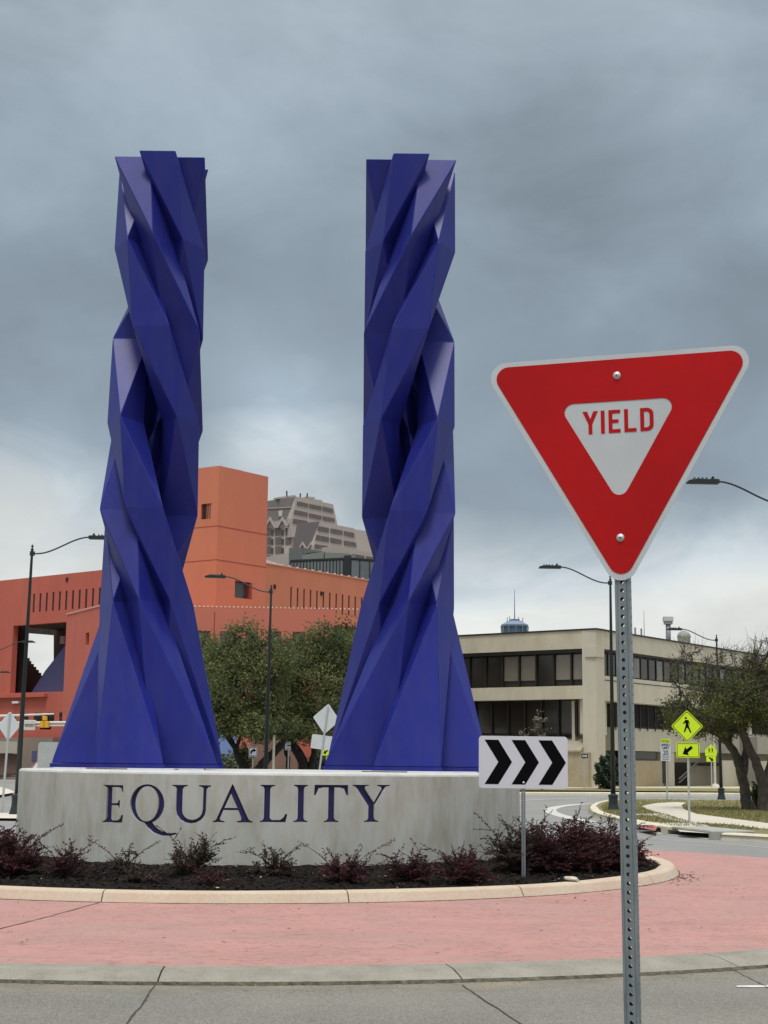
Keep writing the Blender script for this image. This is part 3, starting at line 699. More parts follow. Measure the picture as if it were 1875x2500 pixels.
def walker(s=1.0, kind=0):
    polys = [[(.10*math.cos(a)-.10, .86+.10*math.sin(a)) for a in np.linspace(0, 2*math.pi, 13)[:-1]]]
    polys.append([(-.05, .70), (.13, .66), (.22, .42), (.20, .22), (.14, .22), (.14, .42), (.10, .50), (.11, .26), (.22, -.12), (.36, -.52), (.24, -.55), (.08, -.15), (-.02, -.05), (-.12, -.30), (-.20, -.52), (-.31, -.48), (-.20, -.10), (-.13, .18), (-.14, .42), (-.30, .28), (-.36, .36), (-.22, .56), (-.13, .70)])
    return polys
def ped_sign():
    root = simple_sign('pedestrian_crossing_sign', 1683.5, 2020, 39.7, 'large yellow-green diamond pedestrian sign above an arrow plate on a thin post', group='yellow-green crossing signs')
    k = 39.7/FPX; x0 = root.location.x
    MB().tube([(0, 0, 0), (0, 0, P(1683, 1755, 39.7).z)], .028, 8).build('post', POSTW, root)
    MB().lathe([(.15, 0), (.15, .03), (.06, .08), (.05, .12)], 10).build('post_base', PALE, root)
    c = P(1677.5, 1773, 39.66); cx, cz = c.x-x0, c.z
    h = 39*k
    fixn(MB().prism(rpoly([(cx, cz+h), (cx-h, cz), (cx, cz-h), (cx+h, cz)], .04, 4), -.045, -.041).build('panel', LIME, root))
    b1 = rpoly([(cx, cz+h*.93), (cx-h*.93, cz), (cx, cz-h*.93), (cx+h*.93, cz)], .035, 4); b2 = rpoly([(cx, cz+h*.88), (cx-h*.88, cz), (cx, cz-h*.88), (cx+h*.88, cz)], .03, 4)
    flat_poly('border', [b1, b2], -.047, .001, BLACK, root)
    for q in walker(): flat_poly('walking_figure', [q], -.047, .001, BLACK, root, ox=cx, oz=cz-h*.05, s=h*.64, sx=1.12)
    c = P(1679.5, 1831.5, 39.66); cx, cz = c.x-x0, c.z; w, hh = 56*k, 36*k
    fixn(MB().prism([(cx+q[0], cz+q[1]) for q in rrect(w, hh, .03)], -.045, -.041).build('arrow_plate', LIME, root))
    o1 = [(cx+q[0], cz+q[1]) for q in rrect(w*.94, hh*.90, .025)]; o2 = [(cx+q[0], cz+q[1]) for q in rrect(w*.90, hh*.84, .02)]
    flat_poly('border', [o1, o2], -.047, .001, BLACK, root)
    ar = [(-.33, -.24), (.05, -.30), (-.015, -.14), (.30, .12), (.20, .27), (-.09, .05), (-.15, .22)]
    flat_poly('arrow', [ar], -.047, .001, BLACK, root, ox=cx, oz=cz, s=w*.62*1.15)
ped_sign()
def text_mesh(name, s, size, m, parent, x, z, y, sx=1., bold=.0):
    c = bpy.data.curves.new(name, 'FONT'); c.body = s; c.size = size; c.align_x = 'CENTER'; c.align_y = 'CENTER'; c.offset = bold; c.extrude = .0006
    t = bpy.data.objects.new('tmp', c); COL.objects.link(t); bpy.context.view_layer.update()
    me = bpy.data.meshes.new_from_object(t.evaluated_get(bpy.context.evaluated_depsgraph_get())); bpy.data.objects.remove(t)
    me.materials.clear(); me.materials.append(m); o = bpy.data.objects.new(name, me); COL.objects.link(o); o.parent = parent
    o.location = (x, y, z); o.rotation_euler = (math.pi/2, 0, 0); o.scale = (sx, 1, 1); return o
def speed_sign():
    Y = 66; k = Y/FPX
    root = simple_sign('speed_limit_sign', 1629, 1950, Y, 'white speed limit 20 sign with a yellow-green school plate on top')
    x0 = root.location.x; MB().tube([(0, 0, 0), (0, 0, P(1626, 1810, Y).z)], .035, 8).build('post', POSTW, root)
    c = P(1624.5, 1835, Y); cx, cz = c.x-x0, c.z; w, h = 24*k, 44*k
    fixn(MB().prism([(cx+q[0], cz+q[1]) for q in rrect(w, h, .03)], -.05, -.045).build('panel', WHITE, root))
    c2 = P(1624.5, 1809, Y)
    fixn(MB().prism([(cx+q[0], c2.z+q[1]) for q in rrect(w, 8.5*k, .05)], -.05, -.045).build('school_plate', LIME, root))
    for s, dz, sz in (('SPEED', 15.5, 8.0), ('LIMIT', 8.3, 8.0), ('20', -3.0, 15), ('7:00-9:00', -14.5, 4.5), ('ON WHITE', -18.5, 4.5)):
        if dz < -12: flat_poly('small_print', [[(-.3, -.02), (.3, -.02), (.3, .02), (-.3, .02)]], -.052, .001, BLACK, root, ox=cx, oz=cz+dz*k, s=.5)
        else: text_mesh('lettering', s, sz*k, BLACK, root, cx, cz+dz*k, -.052, .92, .004)
    flat_poly('divider', [[(-w/2+.03, -.01), (w/2-.03, -.01), (w/2-.03, .01), (-w/2+.03, .01)]], -.052, .001, BLACK, root, ox=cx, oz=cz-10.5*k)
    text_mesh('lettering', 'SCHOOL', 5.6*k, BLACK, root, cx, c2.z, -.052, .9, .002)
speed_sign()
def school_sign():
    Y = 100; k = Y/FPX
    root = simple_sign('school_crossing_sign', 1738, 1920, Y, 'small yellow-green pentagon school crossing sign with an arrow plate, far back', group='yellow-green crossing signs')
    x0 = root.location.x; MB().tube([(0, 0, 0), (0, 0, P(1735, 1830, Y).z)], .04, 8).build('post', POSTW, root)
    c = P(1735, 1832, Y); cx, cz = c.x-x0, c.z
    flat_poly('panel', [[(cx-14*k, cz-13*k), (cx+14*k, cz-13*k), (cx+14*k, cz+1*k), (cx, cz+15*k), (cx-14*k, cz+1*k)]], -.06, .01, LIME, root)
    for dx in (-4, 3.5):
        for q in walker(): flat_poly('walking_figure', [q], -.068, .004, BLACK, root, ox=cx+dx*k, oz=cz-1*k, s=8.5*k, sx=.8)
    c = P(1735, 1853, Y); cz = c.z
    flat_poly('arrow_plate', [[(cx-11.5*k, cz-6.5*k), (cx+11.5*k, cz-6.5*k), (cx+11.5*k, cz+6.5*k), (cx-11.5*k, cz+6.5*k)]], -.06, .01, LIME, root)
    ar = [(.33, -.24), (-.05, -.30), (.015, -.14), (-.30, .12), (-.20, .27), (.09, .05), (.15, .22)]
    flat_poly('arrow', [ar[::-1]], -.068, .004, BLACK, root, ox=cx, oz=cz, s=18*k)
school_sign()
r_ = simple_sign('white_pole', 1746, 1920, 102, 'short white pole with a round footing beside the small school crossing sign', 'pole')
MB().tube([(0, 0, 0), (0, 0, 3.9)], .09, 8).build('shaft', PALE, r_); MB().lathe([(.35, 0), (.35, .15), (.2, .32), (.1, .36)], 10).build('footing', PALE, r_)
def plate_sign(name, u, v, Y, w, h, ub, vb, label, m, border=None, art=None, group=None):
    k = Y/FPX; root = simple_sign(name, ub, vb, Y, label, group=group); x0 = root.location.x; c = P(u, v, Y)
    MB().tube([(0, 0, 0), (0, 0, c.z+h*k*.4)], .035, 6).build('post', POSTW, root); cx, cz = c.x-x0, c.z
    fixn(MB().prism([(cx+q[0], cz+q[1]) for q in rrect(w*k, h*k, .03)], -.05, -.045).build('panel', m, root))
    if border: flat_poly('border', [[(cx+q[0], cz+q[1]) for q in rrect(w*k*.94, h*k*.94, .03)], [(cx+q[0], cz+q[1]) for q in rrect(w*k*.84, h*k*.84, .02)]], -.053, .002, border, root)
    if art: art(root, cx, cz, k)
    return root
def art_only(root, cx, cz, k):
    pts = [(-6.5, -4), (-6.5, 2), (-3.5, 6), (1, 7.5), (1, 10.5), (7, 5), (1, -.5), (1, 3.5), (-1.5, 2), (-3, -.5), (-3, -4)]
    flat_poly('turn_arrow', [pts], -.054, .002, BLACK, root, ox=cx, oz=cz, s=k); text_mesh('lettering', 'ONLY', 6.5*k, BLACK, root, cx, cz-9.5*k, -.054, .9, .004)
plate_sign('right_turn_only_sign', 618, 1837, 82, 21, 27, 617, 1872, 'white square ONLY sign with a black right-turn arrow below the oak', WHITE, BLACK, art_only)
def art_oneway(root, cx, cz, k):
    flat_poly('arrow', [[(-6.5, -2.4), (3.2, -2.4), (3.2, -4), (7, 0), (3.2, 4), (3.2, 2.4), (-6.5, 2.4)]], -.054, .002, WHITE, root, ox=cx, oz=cz, s=k)
    text_mesh('lettering', 'ONE WAY', 3.2*k, BLACK, root, cx-1.2*k, cz, -.056, .8, .002)
plate_sign('one_way_sign', 1427, 1845.5, 88, 16, 10.5, 1426.5, 1925, 'small black one way arrow sign in front of the beige building corner', BLACK, None, art_oneway)
def art_lines(root, cx, cz, k):
    flat_poly('arrow', [[(-3, -1.8), (1.5, -1.8), (1.5, -4), (6, 0), (1.5, 4), (1.5, 1.8), (-3, 1.8)]], -.054, .002, BLACK, root, ox=cx, oz=cz+1*k, s=k*.7)
    flat_poly('print_bar', [[(-5, 6.5), (5, 6.5), (5, 8), (-5, 8)]], -.054, .002, BLACK, root, ox=cx, oz=cz, s=k)
    flat_poly('print_bar', [[(-5, -8), (5, -8), (5, -6.5), (-5, -6.5)]], -.054, .002, BLACK, root, ox=cx, oz=cz, s=k)
plate_sign('arrow_sign', 703, 1821, 76, 14, 20, 703.5, 1872, 'white sign with a small black arrow on a pale post under the oak', WHITE, None, art_lines)
def art_arrow(root, cx, cz, k):
    ar = [(-.33, -.24), (.05, -.30), (-.015, -.14), (.30, .12), (.20, .27), (-.09, .05), (-.15, .22)]
    flat_poly('arrow', [ar], -.054, .002, BLACK, root, ox=cx-2*k, oz=cz, s=19*k)
plate_sign('arrow_plate_sign', 798, 1835, 72, 24, 18, 797, 1875, 'yellow-green arrow plate on a post beside the foot of the right blue column', LIME, None, art_arrow, group='yellow-green crossing signs')
r_ = simple_sign('flag_pole', 667.5, 1870, 74, 'thin cream pole standing below the oak between the columns', 'pole'); MB().tube([(0, 0, 0), (0, 0, P(667, 1795, 74).z)], .06, 8).build('shaft', PALE, r_)

# traffic signal mast arms at the left
MASTW = mat('mast_white', (.62, .60, .55), .5)
SIGY = mat('signal_yellow', (.75, .40, .015), .5)
Ym = 62; km = Ym/FPX
mast = thing('traffic_signal_mast', (P(-120, 1900, Ym).x, Ym, 0), 'pale traffic signal mast arms with a yellow signal head in front of the red building', 'traffic signal')
mx0 = mast.location.x
def mp_(u, v): q = P(u, v, Ym); return (q.x-mx0, 0, q.z)
MB().tube([(0, 0, 0), (0, 0, 7)], [.16, .11], 10).build('mast', MASTW, mast)
MB().tube([mp_(-120, 1753), mp_(132, 1743)], [.07, .035], 8).build('mast_arm', MASTW, mast)
MB().tube([mp_(-120, 1768), mp_(240, 1763)], [.08, .05], 8).build('mast_arm', MASTW, mast)
MB().tube([mp_(-120, 1774), mp_(240, 1770.5)], [.05, .04], 8).build('mast_arm', MASTW, mast)
sg = bpy.data.objects.new('signal_head', None); COL.objects.link(sg); sg.parent = mast
def bx(u0, v0, u1, v1, y0, y1, m, name, par):
    a = mp_(u0, v0); b = mp_(u1, v1); return MB().box(a[0], b[0], y0, y1, b[2], a[2]).build(name, m, par, bevel=.02)
bx(107, 1749, 116, 1760, -.25, .0, SIGY, 'top_lens_housing', sg); bx(100, 1761, 109.6, 1777, -.25, 0, SIGY, 'lower_lens_housing', sg); bx(111, 1761, 121, 1777, -.25, 0, SIGY, 'lower_lens_housing', sg)
bx(98, 1765, 124, 1781, .01, .03, BLACK, 'backplate', sg); bx(105, 1747, 118, 1765, .01, .03, BLACK, 'backplate', sg)
bx(57, 1758, 89, 1768, -.12, -.09, MASTW, 'street_name_board', mast); bx(58, 1776, 87, 1783, -.12, -.09, MASTW, 'street_name_board', mast)
for u in (60, 84): bx(u, 1768, u+1.5, 1776, -.11, -.10, MASTW, 'board_bracket', mast)

# concrete slab and car behind the plinth, left
r_ = thing('concrete_slab_wall', (P(135, 1900, 48).x, 48, 0), 'pale rounded concrete slab standing behind the left end of the plinth', 'wall')
ks = 48/FPX; MB_ = MB().prism([(p[0], p[1]+1.05) for p in rrect(84*ks, 2.05, .09, 4)], -.15, .15); fixn(MB_.build('slab', mat('slab_concrete', (.42, .44, .42), .85, var=.08, vscale=2), r_))
def car():
    Y = 61; k = Y/FPX; c = P(88, 1870, Y)
    root = thing('parked_car', (c.x+.62, Y, 0), 'dark red car seen from the front above the left end of the plinth', 'car')
    RC = mat('car_red', (.25, .02, .025), .3, coat=.6); GL = mat('car_glass', (.30, .34, .36), .12, spec=.8)
    b = MB(); b.prism([(-.85, .25), (.85, .25), (.90, .5), (.86, .85), (.78, .95), (-.78, .95), (-.86, .85), (-.90, .5)], -2.1, 2.1)
    fixn(b.build('body', RC, root, bevel=.06))
    V = [(-.76, -.9, .95), (.76, -.9, .95), (.76, 1.5, .95), (-.76, 1.5, .95), (-.58, -.2, 1.42), (.58, -.2, 1.42), (.58, 1.0, 1.42), (-.58, 1.0, 1.42)]
    mesh('cabin', V, [(0, 1, 5, 4), (1, 2, 6, 5), (2, 3, 7, 6), (3, 0, 4, 7), (4, 5, 6, 7)], RC, root)
    V = [(-.68, -.87, .99), (.68, -.87, .99), (.53, -.27, 1.38), (-.53, -.27, 1.38)]; mesh('windscreen', [(x, y-.02, z) for x, y, z in V], [(0, 1, 2, 3)], GL, root)
    for x in (-.62, .62): MB().box(x-.17, x+.17, -2.14, -2.05, .62, .76).build('headlight', WHITE, root, bevel=.02)
    for x in (-.80, .80):
        for y in (-1.35, 1.35):
            w = MB().lathe([(.31, -.1), (.31, .1)], 16).build('wheel', BLACK, root); w.rotation_euler = (0, math.pi/2, 0); w.location = (x, y, .31)
car()

# ------------------------------------------------------------------ verge, kerbs and pavement at the right
GRASSM = mat('dry_grass', (.27, .225, .085), .95, vcol=(.17, .165, .055), vscale=.7, speck=.5, sscale=7, speckcol=(.23, .19, .085), bump=1, bscale=40, bdist=.04)
WALKM = mat('pavement_concrete', (.52, .475, .38), .88, var=.08, vscale=.9, speck=.2, sscale=12, speckcol=(.40, .36, .28))
def gp(pts, z=0): return [G(u, v, z) for u, v in pts]
verge_px = [(1437, 1979), (1441, 1987), (1452, 1994), (1490, 2005), (1551, 2017), (1600, 2029), (1628, 2037), (1690, 2043), (1742, 2049), (1875, 2057), (2150, 2078),
            (2300, 1966), (1900, 1961), (1760, 1959.5), (1620, 1957.5), (1540, 1957), (1478, 1960), (1450, 1967), (1440, 1973)]
vg = gp(verge_px)
poly_sheet('verge', vg, .108, GRASSM)
def kerb_run(name, pts, w, h, m, closed=False, seg=2.6, label=None, parent=None):
    """kerb along a ground line, in cast lengths, inner side to the left of travel"""
    P_ = [Vector(p) for p in pts]
    if closed: P_.append(P_[0])
    fine = [P_[0]]
    for a, b in zip(P_, P_[1:]):
        n = max(1, int((b-a).length/.35))
        for k in range(1, n+1): fine.append(a.lerp(b, k/n))
    root = bpy.data.objects.new(name, None); COL.objects.link(root); root['kind'] = 'structure'; root.location = (fine[0].x, fine[0].y, 0)
    nrm = []
    for i in range(len(fine)):
        t = (fine[min(i+1, len(fine)-1)]-fine[max(i-1, 0)]).normalized(); nrm.append(Vector((-t.y, t.x)))
    acc = 0; start = 0; runs = []
    for i in range(1, len(fine)):
        acc += (fine[i]-fine[i-1]).length
        if acc > seg or i == len(fine)-1: runs.append((start, i)); start = i; acc = 0
    for a, b in runs:
        V = []; Fc = []; pr = [(0, -.06), (.03, h*.75), (.07, h), (w, h), (w, -.06)]; m_ = len(pr)
        for i in range(a, b+1):
            p = fine[i]; q = p
            if i == b and b != len(fine)-1: q = p+(fine[i-1]-p).normalized()*.012
            for o_, z in pr: V.append((q.x+nrm[i].x*o_-root.location.x, q.y+nrm[i].y*o_-root.location.y, z))
        n = b-a
        for i in range(n):
            for j in range(m_): Fc.append([i*m_+j, i*m_+(j+1) % m_, (i+1)*m_+(j+1) % m_, (i+1)*m_+j])
        Fc += [list(range(m_))[::-1], [n*m_+j for j in range(m_)]]
        fixn(mesh('kerb_stone', V, Fc, m, root))
    return root
cream = mat('cream_kerb', (.60, .55, .42), .88, var=.10, vscale=1.4, speck=.2, sscale=20)
# outline runs anticlockwise seen from above, so the verge is at its left
kerb_run('verge_kerb', gp(verge_px[:6]), .30, .13, cream)
kerb_run('verge_kerb', gp([(1742, 2049), (1875, 2057), (2150, 2078)]), .34, .15, cream)
kerb_run('verge_kerb', gp(verge_px[11:]+[verge_px[0]]), .25, .12, cream)
# red tactile ramp, nose and storm drain inlet
poly_sheet('red_ramp', gp([(1551, 2018), (1592, 2015.5), (1606, 2016.5), (1600, 2028)], .112), .113, mat('red_tactile', (.33, .085, .075), .85, var=.15, vscale=8))
dr_ = thing('storm_drain_inlet', (*G(1690, 2043), 0), 'concrete kerb storm drain inlet with a dark slot at the right roadside', 'drain')
ox, oy = G(1690, 2043)
DARKIN = mat('inlet_dark', (.02, .018, .014), .95)
INLC = mat('inlet_concrete', (.33, .33, .29), .85, var=.1, vscale=4)
a_, b_ = Vector(G(1630, 2037)), Vector(G(1742, 2050)); t_ = (b_-a_).normalized(); n_ = Vector((-t_.y, t_.x)); L_ = (b_-a_).length
def inl(name, s0, s1, d0, d1, z0, z1, m):
    pts = [a_+t_*s0+n_*d0, a_+t_*s1+n_*d0, a_+t_*s1+n_*d1, a_+t_*s0+n_*d1]
    fixn(MB().slab([(p.x-ox, p.y-oy) for p in pts], z0, z1).build(name, m, dr_, bevel=.02))
inl('lid', 0.02, L_-.02, .10, 1.0, .12, .185, INLC); inl('side_wall', -.35, .02, -.02, .8, -.03, .182, cream); inl('side_wall', L_-.14, L_, -.05, .8, -.03, .182, INLC)
inl('slot_back', .0, L_, .34, .36, -.03, .125, DARKIN); inl('apron_lip', 0.02, L_-.14, -.04, .34, -.02, .012, INLC)
# curved pavement across the verge
side = [(1566, 1969), (1580, 1965), (1606, 1960.5), (1648, 1958.4), (1676, 1959.5), (1664, 1967), (1672, 1977), (1700, 1987), (1780, 1998), (1875, 2010), (2150, 2040),
        (2150, 2062), (1875, 2025), (1780, 2013), (1694, 2009), (1655, 1998), (1617, 1986), (1585, 1978)]
poly_sheet('pavement', gp(side, .112), .116, WALKM)
poly_sheet('pavement', gp([(1554, 1987), (1615, 1986), (1655, 2000), (1700, 2009), (1695, 2011), (1640, 2003), (1600, 1992), (1554, 1990.5)], .112), .119, WALKM)
poly_sheet('pavement', gp([(1551, 2008), (1700, 2010), (1740, 2019), (1640, 2019), (1600, 2015.5), (1551, 2015)], .112), .122, WALKM)
poly_sheet('inlet_surround', gp([(1650, 2024), (1752, 2026), (1790, 2031), (1742, 2036), (1660, 2031)], .112), .121, WALKM)
# far side of the far road: kerb, pavement and strips of dry ground
kerb_run('far_kerb', gp([(1250, 1940.5), (1480, 1941), (1800, 1942.5), (2200, 1949)]), .9, .13, cream, seg=3)
poly_sheet('far_verge', gp([(1240, 1934), (2250, 1941), (2250, 1919), (1240, 1921)]), .118, GRASSM)
poly_sheet('far_pavement', gp([(1240, 1929.5), (1500, 1929), (2200, 1931), (2200, 1925), (1500, 1924.5), (1240, 1923.5)]), .124, WALKM)
LINE = mat('flush_concrete_line', (.50, .49, .45), .85, var=.08, vscale=3)
def strip(name, px, w, m, z=-.003):
    pts = [Vector(G(u, v)) for u, v in px]; V = []; Fc = []
    for i, p in enumerate(pts):
        t = (pts[min(i+1, len(pts)-1)]-pts[max(i-1, 0)]).normalized(); n = Vector((-t.y, t.x)); V += [(p.x+n.x*w/2, p.y+n.y*w/2, z), (p.x-n.x*w/2, p.y-n.y*w/2, z)]
    for i in range(len(pts)-1): Fc.append([2*i, 2*i+1, 2*i+3, 2*i+2])
    o = fixn(mesh(name, V, Fc, m)); o['kind'] = 'structure'
    if o.data.polygons[0].normal.z < 0: o.data.flip_normals()
def smooth_px(px, n=6):
    out = []
    for i in range(len(px)-1):
        p0 = px[max(i-1, 0)]; p1 = px[i]; p2 = px[i+1]; p3 = px[min(i+2, len(px)-1)]
        for k in range(n):
            t = k/n; out.append(tuple(.5*((2*p1[j])+(-p0[j]+p2[j])*t+(2*p0[j]-5*p1[j]+4*p2[j]-p3[j])*t*t+(-p0[j]+3*p1[j]-3*p2[j]+p3[j])*t**3) for j in (0, 1)))
    out.append(px[-1]); return out
strip('splitter_line', smooth_px([(1475, 1961.5), (1420, 1963), (1378, 1967), (1352, 1972), (1343, 1978), (1352, 1985), (1378, 1993), (1410, 2000), (1445, 2006)]), .42, LINE)
strip('road_line', smooth_px([(1240, 1956), (1300, 1952.5), (1400, 1949), (1500, 1946.8), (1600, 1945.5), (1720, 1944.5)]), .28, LINE)
strip('road_line', [(1555, 2045), (1660, 2052), (1760, 2059), (1875, 2069), (2000, 2079)], .07, LINE)
strip('road_line', [(1570, 2029), (1600, 2031), (1632, 2036.5)], .35, LINE)
# grass blades
def in_poly(x, y, poly):
    c = False; j = len(poly)-1
    for i in range(len(poly)):
        if (poly[i][1] > y) != (poly[j][1] > y) and x < (poly[j][0]-poly[i][0])*(y-poly[i][1])/(poly[j][1]-poly[i][1])+poly[i][0]: c = not c
        j = i
    return c
def edge_dist(x, y, poly):
    d = 9
    for i in range(len(poly)):
        ax, ay = poly[i-1]; bx_, by_ = poly[i]; L2 = (bx_-ax)**2+(by_-ay)**2+1e-9; t = max(0, min(1, ((x-ax)*(bx_-ax)+(y-ay)*(by_-ay))/L2))
        d = min(d, math.hypot(x-ax-t*(bx_-ax), y-ay-t*(by_-ay)))
    return d
sd_ = gp(side, .112); bl = []; xs = [p[0] for p in vg]; ys = [p[1] for p in vg]; tries = 0
while len(bl) < 26000 and tries < 400000:
    tries += 1; x = random.uniform(5.5, 24); y = 36+abs(random.gauss(0, 16))
    if not in_poly(x, y, vg) or in_poly(x, y, sd_) or edge_dist(x, y, vg) < .42: continue
    h = random.uniform(.02, .075); a = random.uniform(0, math.pi); dx, dy = math.cos(a)*.012, math.sin(a)*.012; lx, ly = random.gauss(0, .025), random.gauss(0, .025)
    bl.append(np.array([(x-dx, y-dy, .10), (x+dx, y+dy, .10), (x+lx, y+ly, .108+h)]))
o = quads_mesh('grass_blades', np.concatenate(bl), len(bl), mat('grass_blade', (.24, .20, .08), .9, vcol=(.13, .145, .04), vscale=2.5), k=3); o['kind'] = 'stuff'
# fallen leaves and twigs on the apron
lv = []; LEAFB = mat('fallen_leaf', (.10, .055, .035), .9, var=.5, vscale=9)
for k in range(150):
    u = random.uniform(20, 1875); v = random.choice([random.uniform(2120, 2330), random.uniform(2150, 2210)]); x, y = G(u, v)
    if math.hypot(x-PCN[0], y-PCN[1]) < PR+.03 or math.hypot(x-AC[0], y-AC[1]) > AR: continue
    s = random.uniform(.008, .03); a = random.uniform(0, 6.3); d = np.array([math.cos(a), math.sin(a), .1])*s; e = np.array([-math.sin(a), math.cos(a), .35])*s*.4; c = np.array([x, y, .012])
    lv.append(np.array([c-d, c-e, c+d, c+e]))
for k in range(60):
    a = random.gauss(angle_of(G(1650, 2146), PCN), .10); r = PR+.04+abs(random.gauss(0, .16)); c = np.array([PCN[0]+r*math.cos(a), PCN[1]+r*math.sin(a), .012]); s = random.uniform(.015, .06)
    t = random.uniform(0, 6.3); d = np.array([math.cos(t), math.sin(t), .2])*s; e = np.array([-math.sin(t), math.cos(t), .3])*s*.25; lv.append(np.array([c-d, c-e, c+d, c+e]))
o = quads_mesh('fallen_leaves', np.concatenate(lv), len(lv), LEAFB); o['kind'] = 'stuff'
st = thing('pale_stone', (2.42, 19.62, .13), 'flat pale stone lying on the dark mulch right of the chevron post', 'stone')
bm = bmesh.new(); bmesh.ops.create_icosphere(bm, subdivisions=2, radius=1)
for v_ in bm.verts: v_.co = Vector((v_.co.x*.10, v_.co.y*.07, v_.co.z*.03))*(1+.12*math.sin(v_.co.x*5+v_.co.y*3))
me = bpy.data.meshes.new('stone'); bm.to_mesh(me); bm.free(); me.materials.append(mat('stone', (.50, .46, .38), .85, var=.1, vscale=9)); o = bpy.data.objects.new('stone', me); COL.objects.link(o); o.parent = st; o.rotation_euler = (0, .1, -.3); o.location = (0, 0, .03)

# ------------------------------------------------------------------ plants
def leafcards(C_, size, flat=0., asp=.45, dirs=None, jitter=.35):
    """diamond leaves centred on the points"""
    n = len(C_); d = rng.normal(size=(n, 3)) if dirs is None else dirs+rng.normal(size=(n, 3))*jitter
    d[:, 2] *= (1-flat); d /= np.linalg.norm(d, axis=1)[:, None]+1e-9
    e = np.cross(d, rng.normal(size=(n, 3))); e /= np.linalg.norm(e, axis=1)[:, None]+1e-9
    s = (size*rng.uniform(.65, 1.25, size=n))[:, None]
    return np.stack([C_-d*s, C_+e*s*asp, C_+d*s, C_-e*s*asp], axis=1).reshape(-1, 3)
PURP = mat('purple_leaf', (.105, .034, .040), .6, vcol=(.034, .018, .021), vscale=7, transl=.2, detail=3, spec=.12)
PURP2 = mat('dull_purple_leaf', (.070, .034, .036), .6, vcol=(.060, .056, .032), vscale=5, transl=.2, detail=3, spec=.12)
TWIG = mat('twig', (.045, .028, .022), .9)
def shrub(u, v, Y, w, h, nst, label, leafm=PURP, sparse=1.0, group='purple-leaved shrubs round the plinth', lean=(0, 0)):
    x, y = (u-937.5)/FPX*Y*1.0, Y; p = P(u, v, Y); x = p.x; z0 = bed_z(x, y)-.02
    root = thing('purple_shrub', (x, y, z0), label, 'shrub', group)
    mb_ = MB(); LC = []; LD = []
    for k in range(nst):
        a = random.uniform(0, 2*math.pi); rr = random.random()**.5
        w_ = w*.86
        tip = Vector((math.cos(a)*w_/2*rr+lean[0]*random.random(), math.sin(a)*w/2*rr*.75, h*(1-.66*rr*rr)*random.uniform(.40, 1.08)))
        b0 = Vector((math.cos(a)*.05*rr, math.sin(a)*.05*rr, 0)); mid = (b0+tip)*.5+Vector((random.gauss(0, .05), random.gauss(0, .05), h*.12))
        pts = []
        for j in range(7):
            t = j/6; q = b0*(1-t)**2+mid*2*t*(1-t)+tip*t*t; pts.append(q)
        mb_.tube(pts, [.007*(1-.75*j/6) for j in range(7)], 3, cap=False)
        # side sprays
        if k < 2:
            sgn = -1 if k % 2 else 1; tip = Vector((sgn*w*random.uniform(.50, .72), random.uniform(-.1, .1)*w, h*random.uniform(.65, 1.15))); mid = Vector((sgn*w*.12, 0, h*.62))
            pts = [b0*(1-j/6)**2+mid*2*(j/6)*(1-j/6)+tip*(j/6)**2 for j in range(7)]; mb_.tube(pts, [.007*(1-.75*j/6) for j in range(7)], 3, cap=False)
        n_s = random.randint(2, 4) if k < 2 else random.randint(5, 9)
        runs = [(pts, .30)]
        for s_ in range(n_s):
            t0 = random.uniform(.25, .92); i0 = int(t0*6); q0 = pts[i0]; dr0 = (pts[min(i0+1, 6)]-pts[max(i0-1, 0)]).normalized()
            dd = (dr0+Vector((random.gauss(0, .9), random.gauss(0, .9), random.gauss(-.1, .3)))).normalized(); ln = random.uniform(.10, .28)*(h/.6)
            sp = [q0+dd*ln*j/4+Vector((0, 0, -.06*ln*(j/4)**2)) for j in range(5)]; mb_.tube(sp, [.0035, .003, .0025, .002, .0015], 3, cap=False); runs.append((sp, 0.))
        for pl, tmin in runs:
            L_ = sum((pl[j+1]-pl[j]).length for j in range(len(pl)-1)); n = int(L_/.017*sparse)
            for j in range(n):
                t = tmin+(1-tmin)*(j+random.random())/n; f_ = t*(len(pl)-1); i0 = min(int(f_), len(pl)-2); q = pl[i0].lerp(pl[i0+1], f_-i0)
                ax_ = (pl[i0+1]-pl[i0]).normalized(); side_ = ax_.cross(Vector((random.gauss(0, .4), random.gauss(0, .4), 1))).normalized()*(1 if j % 2 else -1)
                d_ = (ax_*.6+side_).normalized(); LC.append(tuple(q+d_*.018)); LD.append(tuple(d_))
    mb_.build('stems', TWIG, root)
    LC = np.array(LC); V = leafcards(LC, .022, asp=.42, dirs=np.array(LD), jitter=.3)
    quads_mesh('foliage', V, len(LC), leafm, root)
    return root
